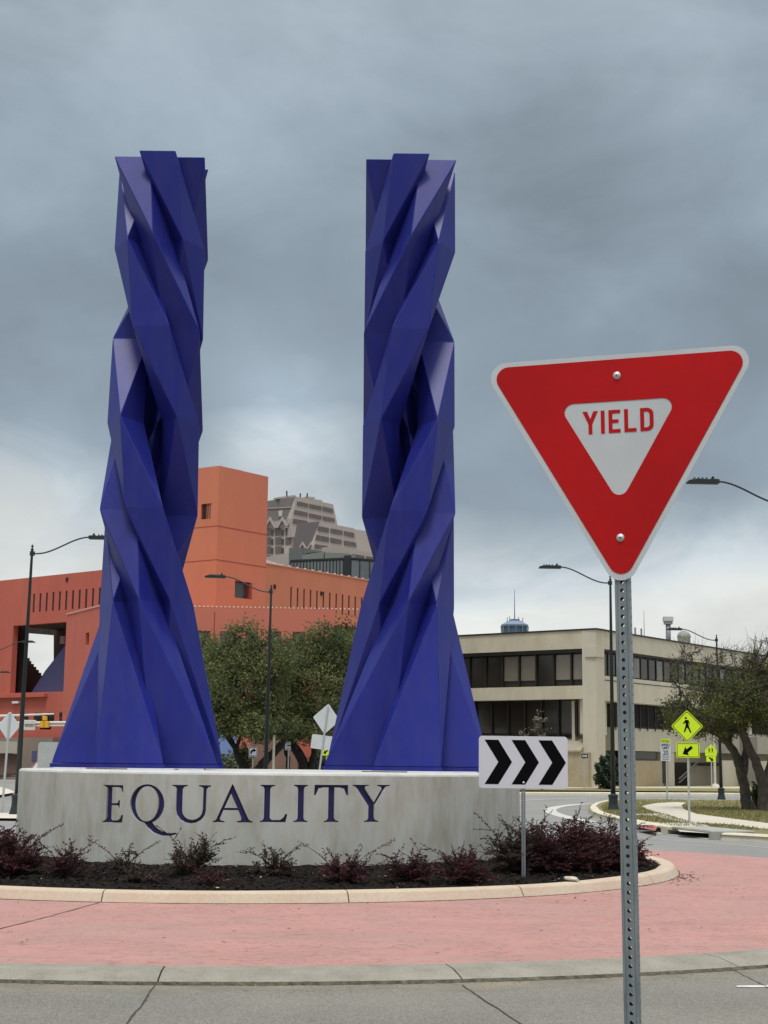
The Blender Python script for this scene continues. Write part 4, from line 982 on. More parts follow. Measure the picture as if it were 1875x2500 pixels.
SH = [(30, 2108, 19.3, .92, .62, 60, 'dense purple shrub at the far left end of the mulch bed', PURP, 1.1),
      (158, 2105, 19.0, .62, .46, 26, 'purple shrub in front of the left end of the plinth', PURP, .8),
      (305, 2108, 19.2, .78, .46, 9, 'sparse spreading purple shrub below the letter E', PURP2, .7),
      (345, 2128, 18.6, .60, .26, 20, 'low dark shrub in front of the sparse one, below the letters E and Q', PURP2, .8),
      (470, 2112, 19.2, .72, .62, 28, 'tall pointed purple shrub below the letter U', PURP2, .8),
      (510, 2140, 18.3, .55, .30, 18, 'small reddish shrub near the kerb below the letters U and A', PURP, .8),
      (670, 2112, 19.3, .62, .42, 20, 'small purple shrub alone below the letters L and I', PURP2, .8),
      (835, 2115, 18.9, .90, .46, 36, 'wide purple shrub below the letters T and Y', PURP, .8),
      (1005, 2112, 19.1, .85, .46, 36, 'purple shrub right of the letter Y', PURP, .9),
      (1130, 2110, 19.2, .85, .50, 40, 'purple shrub left of the chevron sign post', PURP, .9),
      (1248, 2100, 20.6, .85, .75, 40, 'shrub with long arching twigs directly behind the chevron sign post', PURP2, .8),
      (1315, 2100, 20.9, 1.0, .74, 85, 'big purple shrub just right of the chevron sign post', PURP, 1.1),
      (1400, 2098, 21.2, 1.0, .74, 85, 'big purple shrub in the middle of the right-hand hedge', PURP, 1.1),
      (1475, 2094, 21.8, 1.0, .76, 85, 'big purple shrub left of the yield sign post with an upright shoot', PURP, 1.1),
      (1530, 2088, 22.6, .66, .55, 40, 'last purple shrub of the hedge, behind the yield sign post', PURP, 1.0),
      (-75, 2110, 19.9, .9, .62, 50, 'purple shrub cut off by the left edge of the picture', PURP, 1.)]
for a in SH: shrub(*a[:6], a[6], a[7], a[8])

# trees: the limbs split again and again towards groups of points of the crown
def cluster(pts, k):
    c = pts[rng.choice(len(pts), k, replace=False)]
    for _ in range(5):
        a = np.argmin(((pts[:, None]-c[None])**2).sum(2), axis=1)
        for j in range(k):
            if (a == j).any(): c[j] = pts[a == j].mean(0)
    return a
def tree(name, base, trunk_paths, blobs, npts, nleaf, lsize, leafm, barkm, label, r0=.2, twig=.012, bare=(99, 0), clump=.28, group=None, cat='tree', leafprob=1., wig=.12, forks=7, sprigs=0):
    root = thing(name, base, label, cat, group); B = Vector(base); mb_ = MB()
    tot = sum(b[6] for b in blobs); pts = []
    for (cx, cy, cz, rx, ry, rz, wgt) in blobs:
        n = int(npts*wgt/tot); q = rng.normal(size=(n, 3)); q /= np.linalg.norm(q, axis=1)[:, None]; q *= rng.uniform(.35, 1, size=(n, 1))**.55
        q += rng.normal(size=(n, 3))*.06
        pts.append(q*np.array([rx, ry, rz])+np.array([cx-B.x, cy-B.y, cz-B.z]))
    pts = np.concatenate(pts); terms = []
    def grow(p0, sub, rad, dirn, depth):
        p0 = np.array(p0)
        if len(sub) == 1 or depth > 12:
            for t in sub:
                mid = (p0+t)/2+rng.normal(size=3)*.1*np.linalg.norm(t-p0)
                mb_.tube([p0, mid, t], [rad, max(twig*.7, rad*.6), twig*.35], 4 if rad > .02 else 3, cap=False); terms.append((t, t-mid))
            return
        k = 2 if len(sub) < 6 or random.random() < .6 else 3; k = min(k, len(sub)); a = cluster(sub, k)
        for j in range(k):
            s_ = sub[a == j]
            if not len(s_): continue
            r_n = max(twig, rad*(len(s_)/len(sub))**.42); c = s_.mean(0); L_ = c-p0; f_ = .55 if len(s_) > 4 else .7
            q = p0+L_*f_; bend_ = p0+L_*f_*.5+dirn*np.linalg.norm(L_)*.12+rng.normal(size=3)*wig*np.linalg.norm(L_)
            n_ = 6 if r_n > .05 else (4 if r_n > .02 else 3)
            mb_.tube([p0, bend_, q], [min(rad, r_n*1.25), r_n*1.08, r_n], n_, cap=False)
            d_ = q-bend_; d_ = d_/(np.linalg.norm(d_)+1e-6); grow(q, s_, r_n, d_, depth+1)
    tp = [np.array(t[-1])-np.array(B) for t, *_ in trunk_paths]
    own = np.argmin(((pts[:, None]-np.array(tp)[None])**2).sum(2), axis=1)
    for i, (path, ra, rb) in enumerate(trunk_paths):
        q = [Vector(p)-B for p in path]; fine = []
        for a_, b_ in zip(q, q[1:]):
            for k in range(4): fine.append(a_.lerp(b_, k/4)+Vector((random.gauss(0, .02), random.gauss(0, .02), 0)))
        fine.append(q[-1]); n = len(fine)
        mb_.tube(fine, [ra+(rb-ra)*k/(n-1)+(.35*ra*(1-k/2) if k < 2 and path[0][2] < .5 else 0) for k in range(n)], 9, cap=False)
        s_ = pts[own == i]; dd = np.array(fine[-1]-fine[-2]); dd /= np.linalg.norm(dd)
        if len(s_): grow(np.array(fine[-1]), s_, rb, dd, 0)
    if sprigs:
        for t, d_ in terms:
            d_ = d_/(np.linalg.norm(d_)+1e-6)
            for _ in range(sprigs):
                q = t-d_*random.uniform(0, .4); e = d_+rng.normal(size=3)*.55; e[2] += .35; e /= np.linalg.norm(e); L_ = random.uniform(.25, .6)
                m1_ = q+e*L_*.5+rng.normal(size=3)*.03; mb_.tube([q, m1_, q+e*L_+np.array([0, 0, .05])], [twig*.75, twig*.55, twig*.3], 3, cap=False)
    mb_.build('trunk', barkm, root, smooth=True)
    T = np.array([t[0] for t in terms]); keep = T[(T[:, 2]+B.z) < bare[0]+rng.normal(size=len(T))*bare[1]] if bare[0] < 90 else T
    if nleaf and len(keep):
        idx = rng.integers(0, len(keep), nleaf); C_ = keep[idx]+rng.normal(size=(nleaf, 3))*clump*np.array([1, 1, .7])
        C_ = C_[C_[:, 2] > .3]
        quads_mesh('crown', leafcards(C_, lsize, asp=.5), len(C_), leafm, root)
    return root
OAKL = mat('oak_leaf', (.20, .215, .085), .6, vcol=(.070, .092, .042), vscale=.55, transl=.3, spec=.08, detail=5)
OAKL2 = mat('oak_leaf_dull', (.085, .092, .040), .6, vcol=(.036, .046, .020), vscale=1.0, transl=.2, spec=.08, detail=5)
RTL = mat('thin_tree_leaf', (.15, .17, .035), .6, vcol=(.065, .08, .025), vscale=1.6, transl=.25, spec=.08, detail=4)
BARK = mat('dark_bark', (.032, .026, .022), .95, var=.4, vscale=5, bump=.8, bscale=14, bdist=.05)
BARK2 = mat('grey_bark', (.075, .062, .052), .95, var=.4, vscale=5, bump=.8, bscale=14, bdist=.05)
def T3(u, v, Y): q = P(u, v, Y); return (q.x, q.y, q.z)
def bl(u, v, Y, ru, rv, dep, w): q = P(u, v, Y); return (q.x, q.y, q.z, ru*Y/FPX, dep, rv*Y/FPX, w)
def base_at(u, Y): q = P(u, 1880, Y); return (q.x, Y, 0)
# live oaks between the columns
b0 = base_at(612, 76)
tree('oak_tree', b0, [([b0, T3(630, 1880, 76), T3(655, 1850, 76), T3(690, 1815, 76)], .27, .19), ([b0, T3(600, 1880, 77), T3(575, 1830, 77)], .20, .15)],
     [bl(595, 1690, 76, 105, 90, 2.6, 5), bl(560, 1612, 77, 70, 55, 2, 1.9), bl(650, 1603, 76, 75, 55, 2, 1.9), bl(598, 1548, 76, 36, 40, 1, .28), bl(540, 1755, 76, 62, 48, 2, 1.6), bl(640, 1772, 75, 80, 30, 2, 1.8)], 660, 32000, .080, OAKL,
     BARK, 'big dark green oak, left of the two between the blue columns, with a slanting trunk', clump=.26, group='oaks between the columns')
b0 = base_at(745, 80)
tree('oak_tree', b0, [([b0, T3(742, 1865, 80), T3(722, 1830, 80), T3(700, 1800, 80)], .30, .22), ([b0, T3(762, 1860, 80), T3(770, 1820, 80)], .2, .15), ([base_at(705, 79), T3(703, 1850, 79), T3(693, 1812, 79)], .12, .1)],
     [bl(765, 1690, 80, 110, 95, 2.8, 5), bl(735, 1600, 80, 80, 50, 2, 1.9), bl(835, 1600, 81, 58, 60, 2, 2.0), bl(795, 1552, 80, 45, 32, 1, .3), bl(700, 1740, 79, 90, 50, 2, 1.6), bl(735, 1782, 79, 85, 24, 2, 1.8)], 680, 33000, .083, OAKL,
     BARK, 'big dark green oak, right of the two between the blue columns, with forked limbs', clump=.26, group='oaks between the columns')
b0 = base_at(850, 96)
tree('oak_tree', b0, [([b0, T3(850, 1840, 96), T3(848, 1790, 96)], .25, .18)], [bl(850, 1640, 96, 70, 110, 3, 4), bl(905, 1700, 96, 70, 100, 3, 2)], 300, 16000, .11, OAKL2,
     BARK, 'darker tree behind the oaks, partly hidden by the right blue column', clump=.4)
b0 = base_at(470, 98)
tree('oak_tree', b0, [([b0, T3(475, 1840, 98), T3(480, 1800, 98)], .25, .18)], [bl(490, 1650, 98, 60, 95, 3, 4)], 220, 11000, .11, OAKL,
     BARK, 'green tree behind, peeking out just right of the left blue column', clump=.4)
# right-hand half-bare trees
b0 = (G(1829, 1985)[0], G(1829, 1985)[1], .1); Yt = b0[1]
tree('bare_tree', b0, [([b0, T3(1822, 1945, Yt), T3(1812, 1895, Yt), T3(1800, 1850, Yt), T3(1778, 1815, Yt)], .20, .13), ([T3(1815, 1900, Yt), T3(1822, 1830, Yt), T3(1815, 1775, Yt)], .14, .10)],
     [bl(1740, 1740, Yt, 125, 62, 2.4, 4.5), bl(1700, 1640, Yt, 85, 55, 2, 1.3), bl(1800, 1640, Yt, 90, 78, 2.2, 2.0), bl(1680, 1590, Yt, 40, 30, 1, .3), bl(1800, 1700, Yt, 110, 60, 2.4, 2.5)], 580, 11500, .048, RTL,
     BARK2, 'half-bare tree with thin twigs, its single trunk nearer the pedestrian sign', twig=.010, bare=(4.3, .5), clump=.15, group='half-bare trees at the right', wig=.13, sprigs=3)
b0 = (G(1868, 1987)[0], G(1868, 1987)[1], .1); Yt = b0[1]
tree('bare_tree', b0, [([b0, T3(1864, 1925, Yt), T3(1848, 1868, Yt), T3(1825, 1815, Yt), T3(1808, 1780, Yt)], .20, .12), ([T3(1866, 1925, Yt), T3(1880, 1870, Yt), T3(1900, 1800, Yt)], .15, .11)],
     [bl(1870, 1690, Yt, 90, 90, 2.4, 4), bl(1880, 1600, Yt, 75, 60, 2, 1.8), bl(1960, 1720, Yt, 70, 90, 2.4, 3)], 400, 9500, .048, RTL,
     BARK2, 'half-bare tree at the right edge of the picture with a forked trunk', twig=.010, bare=(4.9, .6), clump=.15, group='half-bare trees at the right', wig=.13, sprigs=3)
# sapling, bushes
b0 = base_at(1322, 86)
tree('sapling', b0, [([b0, T3(1322, 1850, 86), T3(1320, 1815, 86)], .06, .05)], [bl(1320, 1775, 86, 22, 38, .5, 3), bl(1278, 1800, 86, 14, 24, .4, 1)], 60, 260, .055, mat('pale_leaf', (.26, .25, .15), .8), BARK2,
     'small bare sapling against the dark lower windows of the beige building', twig=.014, clump=.08)
def bush(u, v, Y, ru, rv, n, size, m, label, z0=0., cat='bush'):
    q = P(u, v, Y); root = thing('bush', (q.x, Y, z0), label, cat); rz = rv*Y/FPX; rx = ru*Y/FPX
    b = MB()
    for k in range(9):
        a = random.uniform(0, 6.3); b.tube([(0, 0, 0), (math.cos(a)*rx*.4, math.sin(a)*rx*.4, rz), (math.cos(a)*rx*.7, math.sin(a)*rx*.6, rz*1.6)], [.03, .02, .01], 4, cap=False)
    b.build('stems', BARK, root)
    c = rng.normal(size=(n, 3)); c /= np.linalg.norm(c, axis=1)[:, None]; c *= rng.uniform(.1, 1, size=(n, 1))**.45; c *= (1+.18*np.sin(c[:, :1]*9+c[:, 2:]*7)); c = c*np.array([rx, rx, rz])+np.array([0, 0, rz]); c = c[c[:, 2] > .02]
    quads_mesh('foliage', leafcards(c, size, asp=.45), len(c), m, root)
DKL = mat('dark_bush_leaf', (.022, .042, .020), .55, var=.5, vscale=3, transl=.1)
bush(1487, 1885, 90, 34, 40, 5200, .10, DKL, 'dark green bush against the beige wall behind the lamp post', .1)
bush(1480, 1850, 91, 26, 40, 3000, .10, DKL, 'taller dark bush in the recess of the beige building', .1)
bush(1850, 1960, 52.5, 20, 34, 900, .05, RTL, 'small leafy sucker bush at the foot of the half-bare trees', .1)
bush(556, 1865, 88, 26, 42, 1600, .10, mat('whitish_leaf', (.10, .12, .06), .7, var=.5, vscale=4), 'thin bush against the pale blue wall right of the left blue column')
bush(800, 1860, 92, 46, 46, 5000, .11, OAKL2, 'dark bush added for the shade under the oaks near the right blue column')  # added dark backdrop, stands in for the shade below the canopy
bush(592, 1835, 92, 24, 50, 4500, .10, OAKL2, 'dark bush added for the shade left of the slanting oak trunk')  # put in to darken the shaded gap beside the trunk

# ------------------------------------------------------------------ buildings
class Fac:
    """a vertical facade plane: through the ground point under pixel u0 at depth Y0, running at an angle (radians from +X)"""
    def __init__(s, u0, Y0, ang, root=None, vref=1700):
        q = P(u0, vref, Y0); s.p = Vector((q.x, Y0)); s.d = Vector((math.cos(ang), math.sin(ang))); s.n = Vector((s.d.y, -s.d.x))
        if s.n.dot(-s.p) < 0: s.n = -s.n
        s.root = root
    def sz(s, u, v, t=0.):
        r = ray(u, v); p = s.p+s.n*t      # solve r*k = p + d*m
        det = r[0]*(-s.d.y)+r[1]*s.d.x; k = (p.x*(-s.d.y)+p.y*s.d.x)/det
        x, y, z = r[0]*k, r[1]*k, 1.6+r[2]*k; return ((Vector((x, y))-p).dot(s.d), z)
    def w(s, k, z, t=0.):
        q = s.p+s.d*k+s.n*t; o = s.root.location if s.root else (0, 0, 0); return (q.x-o[0], q.y-o[1], z-o[2])
    def boxsz(s, name, s0, s1, z0, z1, t0, t1, m, parent=None, bevel=0):
        V = [s.w(a, c, b) for c in (z0, z1) for a, b in ((s0, t0), (s1, t0), (s1, t1), (s0, t1))]
        o = mesh(name, V, [(0, 3, 2, 1), (4, 5, 6, 7), (0, 1, 5, 4), (1, 2, 6, 5), (2, 3, 7, 6), (3, 0, 4, 7)], m, parent or s.root)
        fixn(o)
        if parent is not None and parent is not s.root: o.location = (0, 0, 0)
        return o
    def box(s, name, u0, v0, u1, v1, t0, t1, m, parent=None):
        a = s.sz(u0, v0, t1); b = s.sz(u1, v1, t1); return s.boxsz(name, a[0], b[0], b[1], a[1], t0, t1, m, parent)
    def poly(s, name, px, t0, t1, m, parent=None, issz=False):
        q = px if issz else [s.sz(u, v, t1) for u, v in px]; n = len(q)
        from mathutils.geometry import tessellate_polygon
        tri = tessellate_polygon([[Vector((a, b, 0)) for a, b in q]])
        V = [s.w(a, b, t1) for a, b in q]+[s.w(a, b, t0) for a, b in q]
        Fc = [tuple(t) for t in tri]+[tuple(i+n for i in reversed(t)) for t in tri]+[(i, (i+1) % n, (i+1) % n+n, i+n) for i in range(n)]
        return fixn(mesh(name, V, Fc, m, parent or s.root))
    def wall(s, name, s0, s1, z0, z1, t0, t1, holes, m, parent=None):
        S_ = sorted(set([s0, s1]+[h[i] for h in holes for i in (0, 1)])); Z = sorted(set([z0, z1]+[h[i] for h in holes for i in (2, 3)]))
        S_ = [a for a in S_ if s0 <= a <= s1]; Z = [a for a in Z if z0 <= a <= z1]
        inh = lambda a, c: any(h[0] < a < h[1] and h[2] < c < h[3] for h in holes)
        V = []; Fc = []; idx = {}
        def vid(a, c, t):
            k = (round(a, 4), round(c, 4), t)
            if k not in idx: idx[k] = len(V); V.append(s.w(a, c, t))
            return idx[k]
        solid = [[not inh((S_[i]+S_[i+1])/2, (Z[j]+Z[j+1])/2) for j in range(len(Z)-1)] for i in range(len(S_)-1)]
        def sol(i, j): return 0 <= i < len(S_)-1 and 0 <= j < len(Z)-1 and solid[i][j]
        for i in range(len(S_)-1):
            for j in range(len(Z)-1):
                if not solid[i][j]: continue
                a, b, c, d_ = S_[i], S_[i+1], Z[j], Z[j+1]
                for t in (t0, t1): Fc.append([vid(a, c, t), vid(b, c, t), vid(b, d_, t), vid(a, d_, t)])
                if not sol(i-1, j): Fc.append([vid(a, c, t0), vid(a, c, t1), vid(a, d_, t1), vid(a, d_, t0)])
                if not sol(i+1, j): Fc.append([vid(b, c, t0), vid(b, c, t1), vid(b, d_, t1), vid(b, d_, t0)])
                if not sol(i, j-1): Fc.append([vid(a, c, t0), vid(b, c, t0), vid(b, c, t1), vid(a, c, t1)])
                if not sol(i, j+1): Fc.append([vid(a, d_, t0), vid(b, d_, t0), vid(b, d_, t1), vid(a, d_, t1)])
        return fixn(mesh(name, V, Fc, m, parent or s.root))
R_ = math.radians
# --- beige concrete office building at the right
BG = mat('beige_concrete', (.60, .54, .40), .88, vcol=(.47, .42, .30), vscale=.7, stretch=(1, 1, .35), speck=.35, sscale=3, speckcol=(.47, .43, .34))
BGS = mat('smooth_beige', (.60, .545, .43), .85, var=.06, vscale=.5, speck=.3, sscale=2, speckcol=(.44, .40, .30), stretch=(1, 1, .3))
GLD = mat('dark_bronze_glass', (.026, .022, .017), .12, spec=.40, var=.2, vscale=.6)
BLIND = mat('blind_behind_glass', (.19, .165, .125), .22, spec=.7, var=.10, vscale=.5)
BRZ = mat('bronze_frame', (.018, .013, .010), .5)
bb = thing('office_building', (*G(1457, 1920), 0), 'low beige concrete office building with bands of dark windows behind the yield sign', 'building')
FL = Fac(1457, 95, R_(180-38), bb); FL.d = Vector((-math.cos(R_(38)), math.sin(R_(38)))); FL.n = Vector((-math.sin(R_(38)), -math.cos(R_(38))))
FR = Fac(1457, 95, R_(54), bb); FR.n = Vector((math.sin(R_(54)), -math.cos(R_(54))))
zR = FL.sz(1456, 1537)[1]; z1 = FL.sz(1440, 1582.5)[1]; z2 = FL.sz(1441, 1673)[1]; z3 = FL.sz(1440, 1705.5)[1]; z4 = FL.sz(1410, 1793.5)[1]
print('beige z', zR, z1, z2, z3, z4)
Lw = 48.; Rw = 66.
# left face: parapet, spandrel, recessed window bands
FL.boxsz('parapet', -.0, Lw, z1, zR, -1.0, .0, BG); FL.boxsz('roof_coping', -.06, Lw, zR, zR+.10, -1.1, .06, BRZ)
FL.boxsz('spandrel', .45, Lw, z3, z2, -1.0, .0, BG)
sL1 = FL.sz(1440.5, 1630)[0]
FL.boxsz('window_head', sL1, Lw, z1-.22, z1, -1.0, -.10, BRZ); 
mull = [1440.5, 1397, 1354.5, 1311, 1269.5, 1229, 1188, 1148.5, 1110, 1072, 1035, 1000, 965]
def band(F, us, vm, za, zb, mats_, depth=-.35, parent=None):
    ss = [F.sz(u, vm, depth)[0] for u in us]
    for i in range(len(ss)-1):
        a, b = sorted((ss[i], ss[i+1])); g = .085
        f_ = F.boxsz('window', a, b, za, zb, depth-.10, depth-.04, BRZ)
        F.boxsz('pane', a+g, b-g, za+(.12 if mats_[i % len(mats_)] is GLD else .42), zb-.1, depth-.04, depth, mats_[i % len(mats_)], f_)
        F.boxsz('mullion', a-.05, a+.05, za-.12, zb, depth, depth+.16, BRZ)
band(FL, mull, 1630, z2, z1-.22, [BLIND, BLIND, GLD, BLIND, BLIND, GLD, GLD, GLD, GLD, GLD, GLD, GLD], -.45)
FL.boxsz('corner_pier', 0, sL1, z2-.0, z1, -1.0, -.02, BGS); FL.boxsz('corner_pier', 0, .45, 0, z2, -1.0, -.002, BGS)
# rounded corner bracket
FL.boxsz('corner_bracket', -.05, .75, z1-.55, z1+.10, -.9, .10, BGS)
# lower recess
sR = FL.sz(1410, 1750)[0]
mull2 = [1410, 1366, 1325, 1284, 1243, 1203, 1163, 1125, 1085, 1045]
band(FL, mull2, 1750, z4, z3, [GLD]*9, -.75)
FL.boxsz('soffit', .45, Lw, z3-.02, z3+.03, -1.6, -1.0, BGS)
FL.boxsz('wall', .45, sR, z4, z3, -2.0, -.30, BGS)
# planter with sloping top, base wall
zb2 = FL.sz(1405, 1832)[1]
V = [FL.w(.9, zb2, .55), FL.w(Lw, zb2, .55), FL.w(Lw, z4, -1.5), FL.w(sR-.2, z4, -1.5)]
fixn(MB().add(V+[FL.w(.9, zb2-.12, .55), FL.w(Lw, zb2-.12, .55), FL.w(Lw, zb2-.12, -1.5), FL.w(sR-.2, zb2-.12, -1.5)], [(0, 1, 2, 3), (0, 4, 5, 1), (1, 5, 6, 2), (2, 6, 7, 3), (3, 7, 4, 0), (4, 7, 6, 5)]).build('sloping_sill', mat('sill_concrete', (.34, .30, .22), .9, var=.1, vscale=2), bb))
STAIN = mat('stained_base', (.44, .39, .28), .88, vcol=(.36, .27, .15), vscale=.45, speck=.2, sscale=4)
FL.boxsz('base_wall', .45, Lw, 0, zb2-.12, -1.5, .45, STAIN)
FL.boxsz('wall_joint', .45, sR, z4+.02, z4+.06, -.30, -.29, BRZ)
# right face
q1 = FR.sz(1490, 1640)[0]; rz1 = FR.sz(1600, 1599+4)[1]
zr1 = FR.sz(1545, 1594)[1]; zr2 = FR.sz(1545, 1657)[1]; zr3 = FR.sz(1545, 1716)[1]; zr4 = FR.sz(1560, 1777)[1]; zr5 = FR.sz(1560, 1833)[1]; zr6 = FR.sz(1600, 1849)[1]
print('right z', zr1, zr2, zr3, zr4, zr5, zr6)
FR.boxsz('parapet', .0, Rw, zr1, zR, -1.0, -.002, BGS); FR.boxsz('roof_coping', 0, Rw, zR, zR+.10, -1.1, .055, BRZ)
sW0 = FR.sz(1470, 1620)[0]
um = [1541+19.3*k*(1-.004*k) for k in range(26)]
ss0 = FR.sz(1545, 1620)[0]; pitch_ = (FR.sz(1612, 1640)[0]-FR.sz(1555, 1630)[0])/3.0
print('pitch', pitch_)
s_ = sW0; i = 0
while s_ < Rw-2:
    f_ = FR.boxsz('window', s_, s_+pitch_, zr2, zr1-.15, -.36, -.30, BRZ)
    FR.boxsz('pane', s_+.08, s_+pitch_-.08, zr2+.1, zr1-.3, -.30, -.22, [GLD, mat('reflecting_glass', (.085, .08, .072), .1, spec=.7, var=.5, vscale=.9), GLD][i % 3] if i > 3 else GLD, f_)
    FR.boxsz('mullion', s_-.05, s_+.05, zr2-.12, zr1-.15, -.22, -.16, BRZ); s_ += pitch_; i += 1
FR.boxsz('window_head', sW0, Rw, zr1-.15, zr1, -1.0, -.15, BRZ); FR.boxsz('corner_pier', 0, sW0, 0, zr1, -1.0, -.004, BGS)
FR.boxsz('spandrel', sW0, Rw, zr3, zr2, -1.0, -.003, BGS); FR.boxsz('spandrel_joint', .3, Rw, zr2-.30, zr2-.25, -.003, .01, BRZ)
s_ = FR.sz(1530, 1750)[0]; i = 0
FR.boxsz('recess_wall', sW0, Rw, 0, zr3, -2.2, -2.0, BGS)
FR.boxsz('soffit', sW0, Rw, zr3-.02, zr3+.01, -2.0, -1.0, BGS)
while s_ < Rw-20:
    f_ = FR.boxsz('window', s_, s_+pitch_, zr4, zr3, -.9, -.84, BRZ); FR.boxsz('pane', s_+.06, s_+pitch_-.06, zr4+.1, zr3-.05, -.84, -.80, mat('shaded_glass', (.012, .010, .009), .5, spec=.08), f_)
    FR.boxsz('mullion', s_-.04, s_+.04, zr4-.15, zr3, -.80, -.76, BRZ); s_ += pitch_; i += 1
se = FR.sz(1655, 1850)[0]; s5 = FR.sz(1530, 1850)[0]
FR.boxsz('wall', s5, Rw-20, zr5, zr4, -2.0, -.85, BGS)
f_ = FR.boxsz('window', FR.sz(1548, 1840)[0], FR.sz(1640, 1850)[0], zr5-.62, zr5, -1.2, -1.1, BRZ); FR.boxsz('pane', FR.sz(1550, 1840)[0], FR.sz(1636, 1850)[0], zr5-.55, zr5-.05, -1.1, -1.06, GLD, f_)
FR.boxsz('base_wall', s5, FR.sz(1648, 1880)[0], 0, zr5-.62, -2.0, -.95, mat('yellow_stained_wall', (.42, .37, .27), .88, vcol=(.42, .29, .13), vscale=.35))
FR.boxsz('narrow_window', FR.sz(1650, 1880)[0], FR.sz(1660, 1880)[0], .3, zr5-.6, -1.1, -1.0, BRZ)
FR.boxsz('pier', FR.sz(1661, 1880)[0], FR.sz(1676, 1880)[0], 0, zr5, -1.2, -.9, BGS)
FR.boxsz('entrance_shade', FR.sz(1692, 1880)[0], FR.sz(1740, 1880)[0], 0, zr5-.7, -2.0, -1.96, BRZ)
FR.boxsz('entrance_shade', FR.sz(1750, 1860)[0], Rw-8, 1.5, zr5-.7, -2.0, -1.96, BRZ)
FR.boxsz('low_wall', FR.sz(1745, 1880)[0], Rw-8, 0, 1.9, .4, .7, BGS)
FR.boxsz('round_column', FR.sz(1836, 1830)[0], FR.sz(1843, 1830)[0], 0, zr3, -.6, -.2, BGS)
FR.boxsz('square_column', FR.sz(1778, 1880)[0], FR.sz(1800, 1880)[0], 0, 3.6, .9, 1.6, mat('grey_column', (.22, .20, .165), .9, var=.1, vscale=2))
# stair rail
a = FR.sz(1690, 1912); b = FR.sz(1735, 1870)
for dz in (0, .25): fixn(MB().tube([FR.w(a[0], a[1]+dz, -1.), FR.w(b[0], b[1]+dz, -1.)], .06, 6).build('stair_rail', mat('rail_grey', (.16, .14, .12), .7), bb))
# roof deck and rear
pA, pB, pC = FL.w(0, zR-.3, -.5), FL.w(Lw, zR-.3, -.5), FR.w(Rw, zR-.3, -.5)
pD = (pB[0]+pC[0]-pA[0], pB[1]+pC[1]-pA[1], zR-.3)
mesh('roof', [pA, pC, pD, pB], [(0, 1, 2, 3)], mat('flat_roof', (.25, .24, .22), .9), bb)
for (q0, q1) in ((pB, pD), (pD, pC)):
    mesh('rear_wall', [(q0[0], q0[1], 0), (q1[0], q1[1], 0), (q1[0], q1[1], zR+.0), (q0[0], q0[1], zR)], [(0, 1, 2, 3)], BGS, bb)
# things on its roof
def roof_item(name, label, cat, build, Fx=FR, u=1600, v=1560, back=-4):
    s__, z__ = Fx.sz(u, v); q = Fx.p+Fx.d*s__; q = q*(1-back/q.length)
    root = thing(name, (q.x, q.y, zR-.3), label, cat); build(root); return root
METG = mat('vent_metal', (.30, .31, .32), .5, metal=.3)
def chim(root):
    Y = root.location.y; k = Y/FPX; zt_ = P(1630, 1518, Y).z-root.location.z; zc = P(1630, 1505+12, Y).z-root.location.z
    MB().lathe([(6.2*k, 0), (6.2*k, zt_)], 14).build('pipe', METG, root, smooth=True)
    MB().box(-11.5*k, 11.5*k, -11*k, 11*k, zt_, P(1630, 1505, Y).z-root.location.z).build('cap', mat('cap_pale', (.55, .55, .54), .6), root, bevel=.05)
    MB().box(-9.5*k, 9.5*k, -9*k, 9*k, zt_-.18, zt_-.003).build('cap_base', METG, root)
ch = roof_item('roof_chimney', 'square-capped metal chimney on the roof of the beige building', 'chimney', chim, u=1632, v=1568)
def dome(root):
    Y = root.location.y; k = Y/FPX; r = 16*k; zc = P(1670, 1572, Y).z-root.location.z+.75
    MB().lathe([(r*math.cos(a_), zc-.3+r*math.sin(a_)) if a_ > 0 else (r, 0) for a_ in np.linspace(0, math.pi/2*.98, 9)], 16).build('hood', mat('vent_mesh', (.32, .31, .24), .7, var=.3, vscale=6), root)
    for k2 in range(8):
        a_ = math.pi*k2/8
        MB().tube([(math.cos(a_)*r*1.01*math.cos(t), math.sin(a_)*r*1.01*math.cos(t), zc-.3+r*1.01*math.sin(t)) for t in np.linspace(0, math.pi, 13)], .03, 4).build('rib', METG, root)
roof_item('roof_vent', 'round domed vent on the roof right of the square-capped chimney', 'vent', dome, u=1670, v=1575)
def ant(root):
    Y = root.location.y; MB().tube([(0, 0, 0), (0, 0, P(1573, 1491, Y).z-root.location.z)], [.03, .015], 5).build('mast', METG, root)
roof_item('antenna', 'thin whip antenna on the roof just right of the yield sign post', 'antenna', ant, u=1573, v=1555, back=-2)
for u in (1551, 1566):
    roof_item('roof_stub_pipe', 'short stub pipe on the roof edge, %s of two' % ('left' if u == 1551 else 'right'), 'pipe', lambda root: MB().tube([(0, 0, 0), (0, 0, .95)], .06, 6).build('pipe', METG, root), u=u, v=1555, back=-1.2)

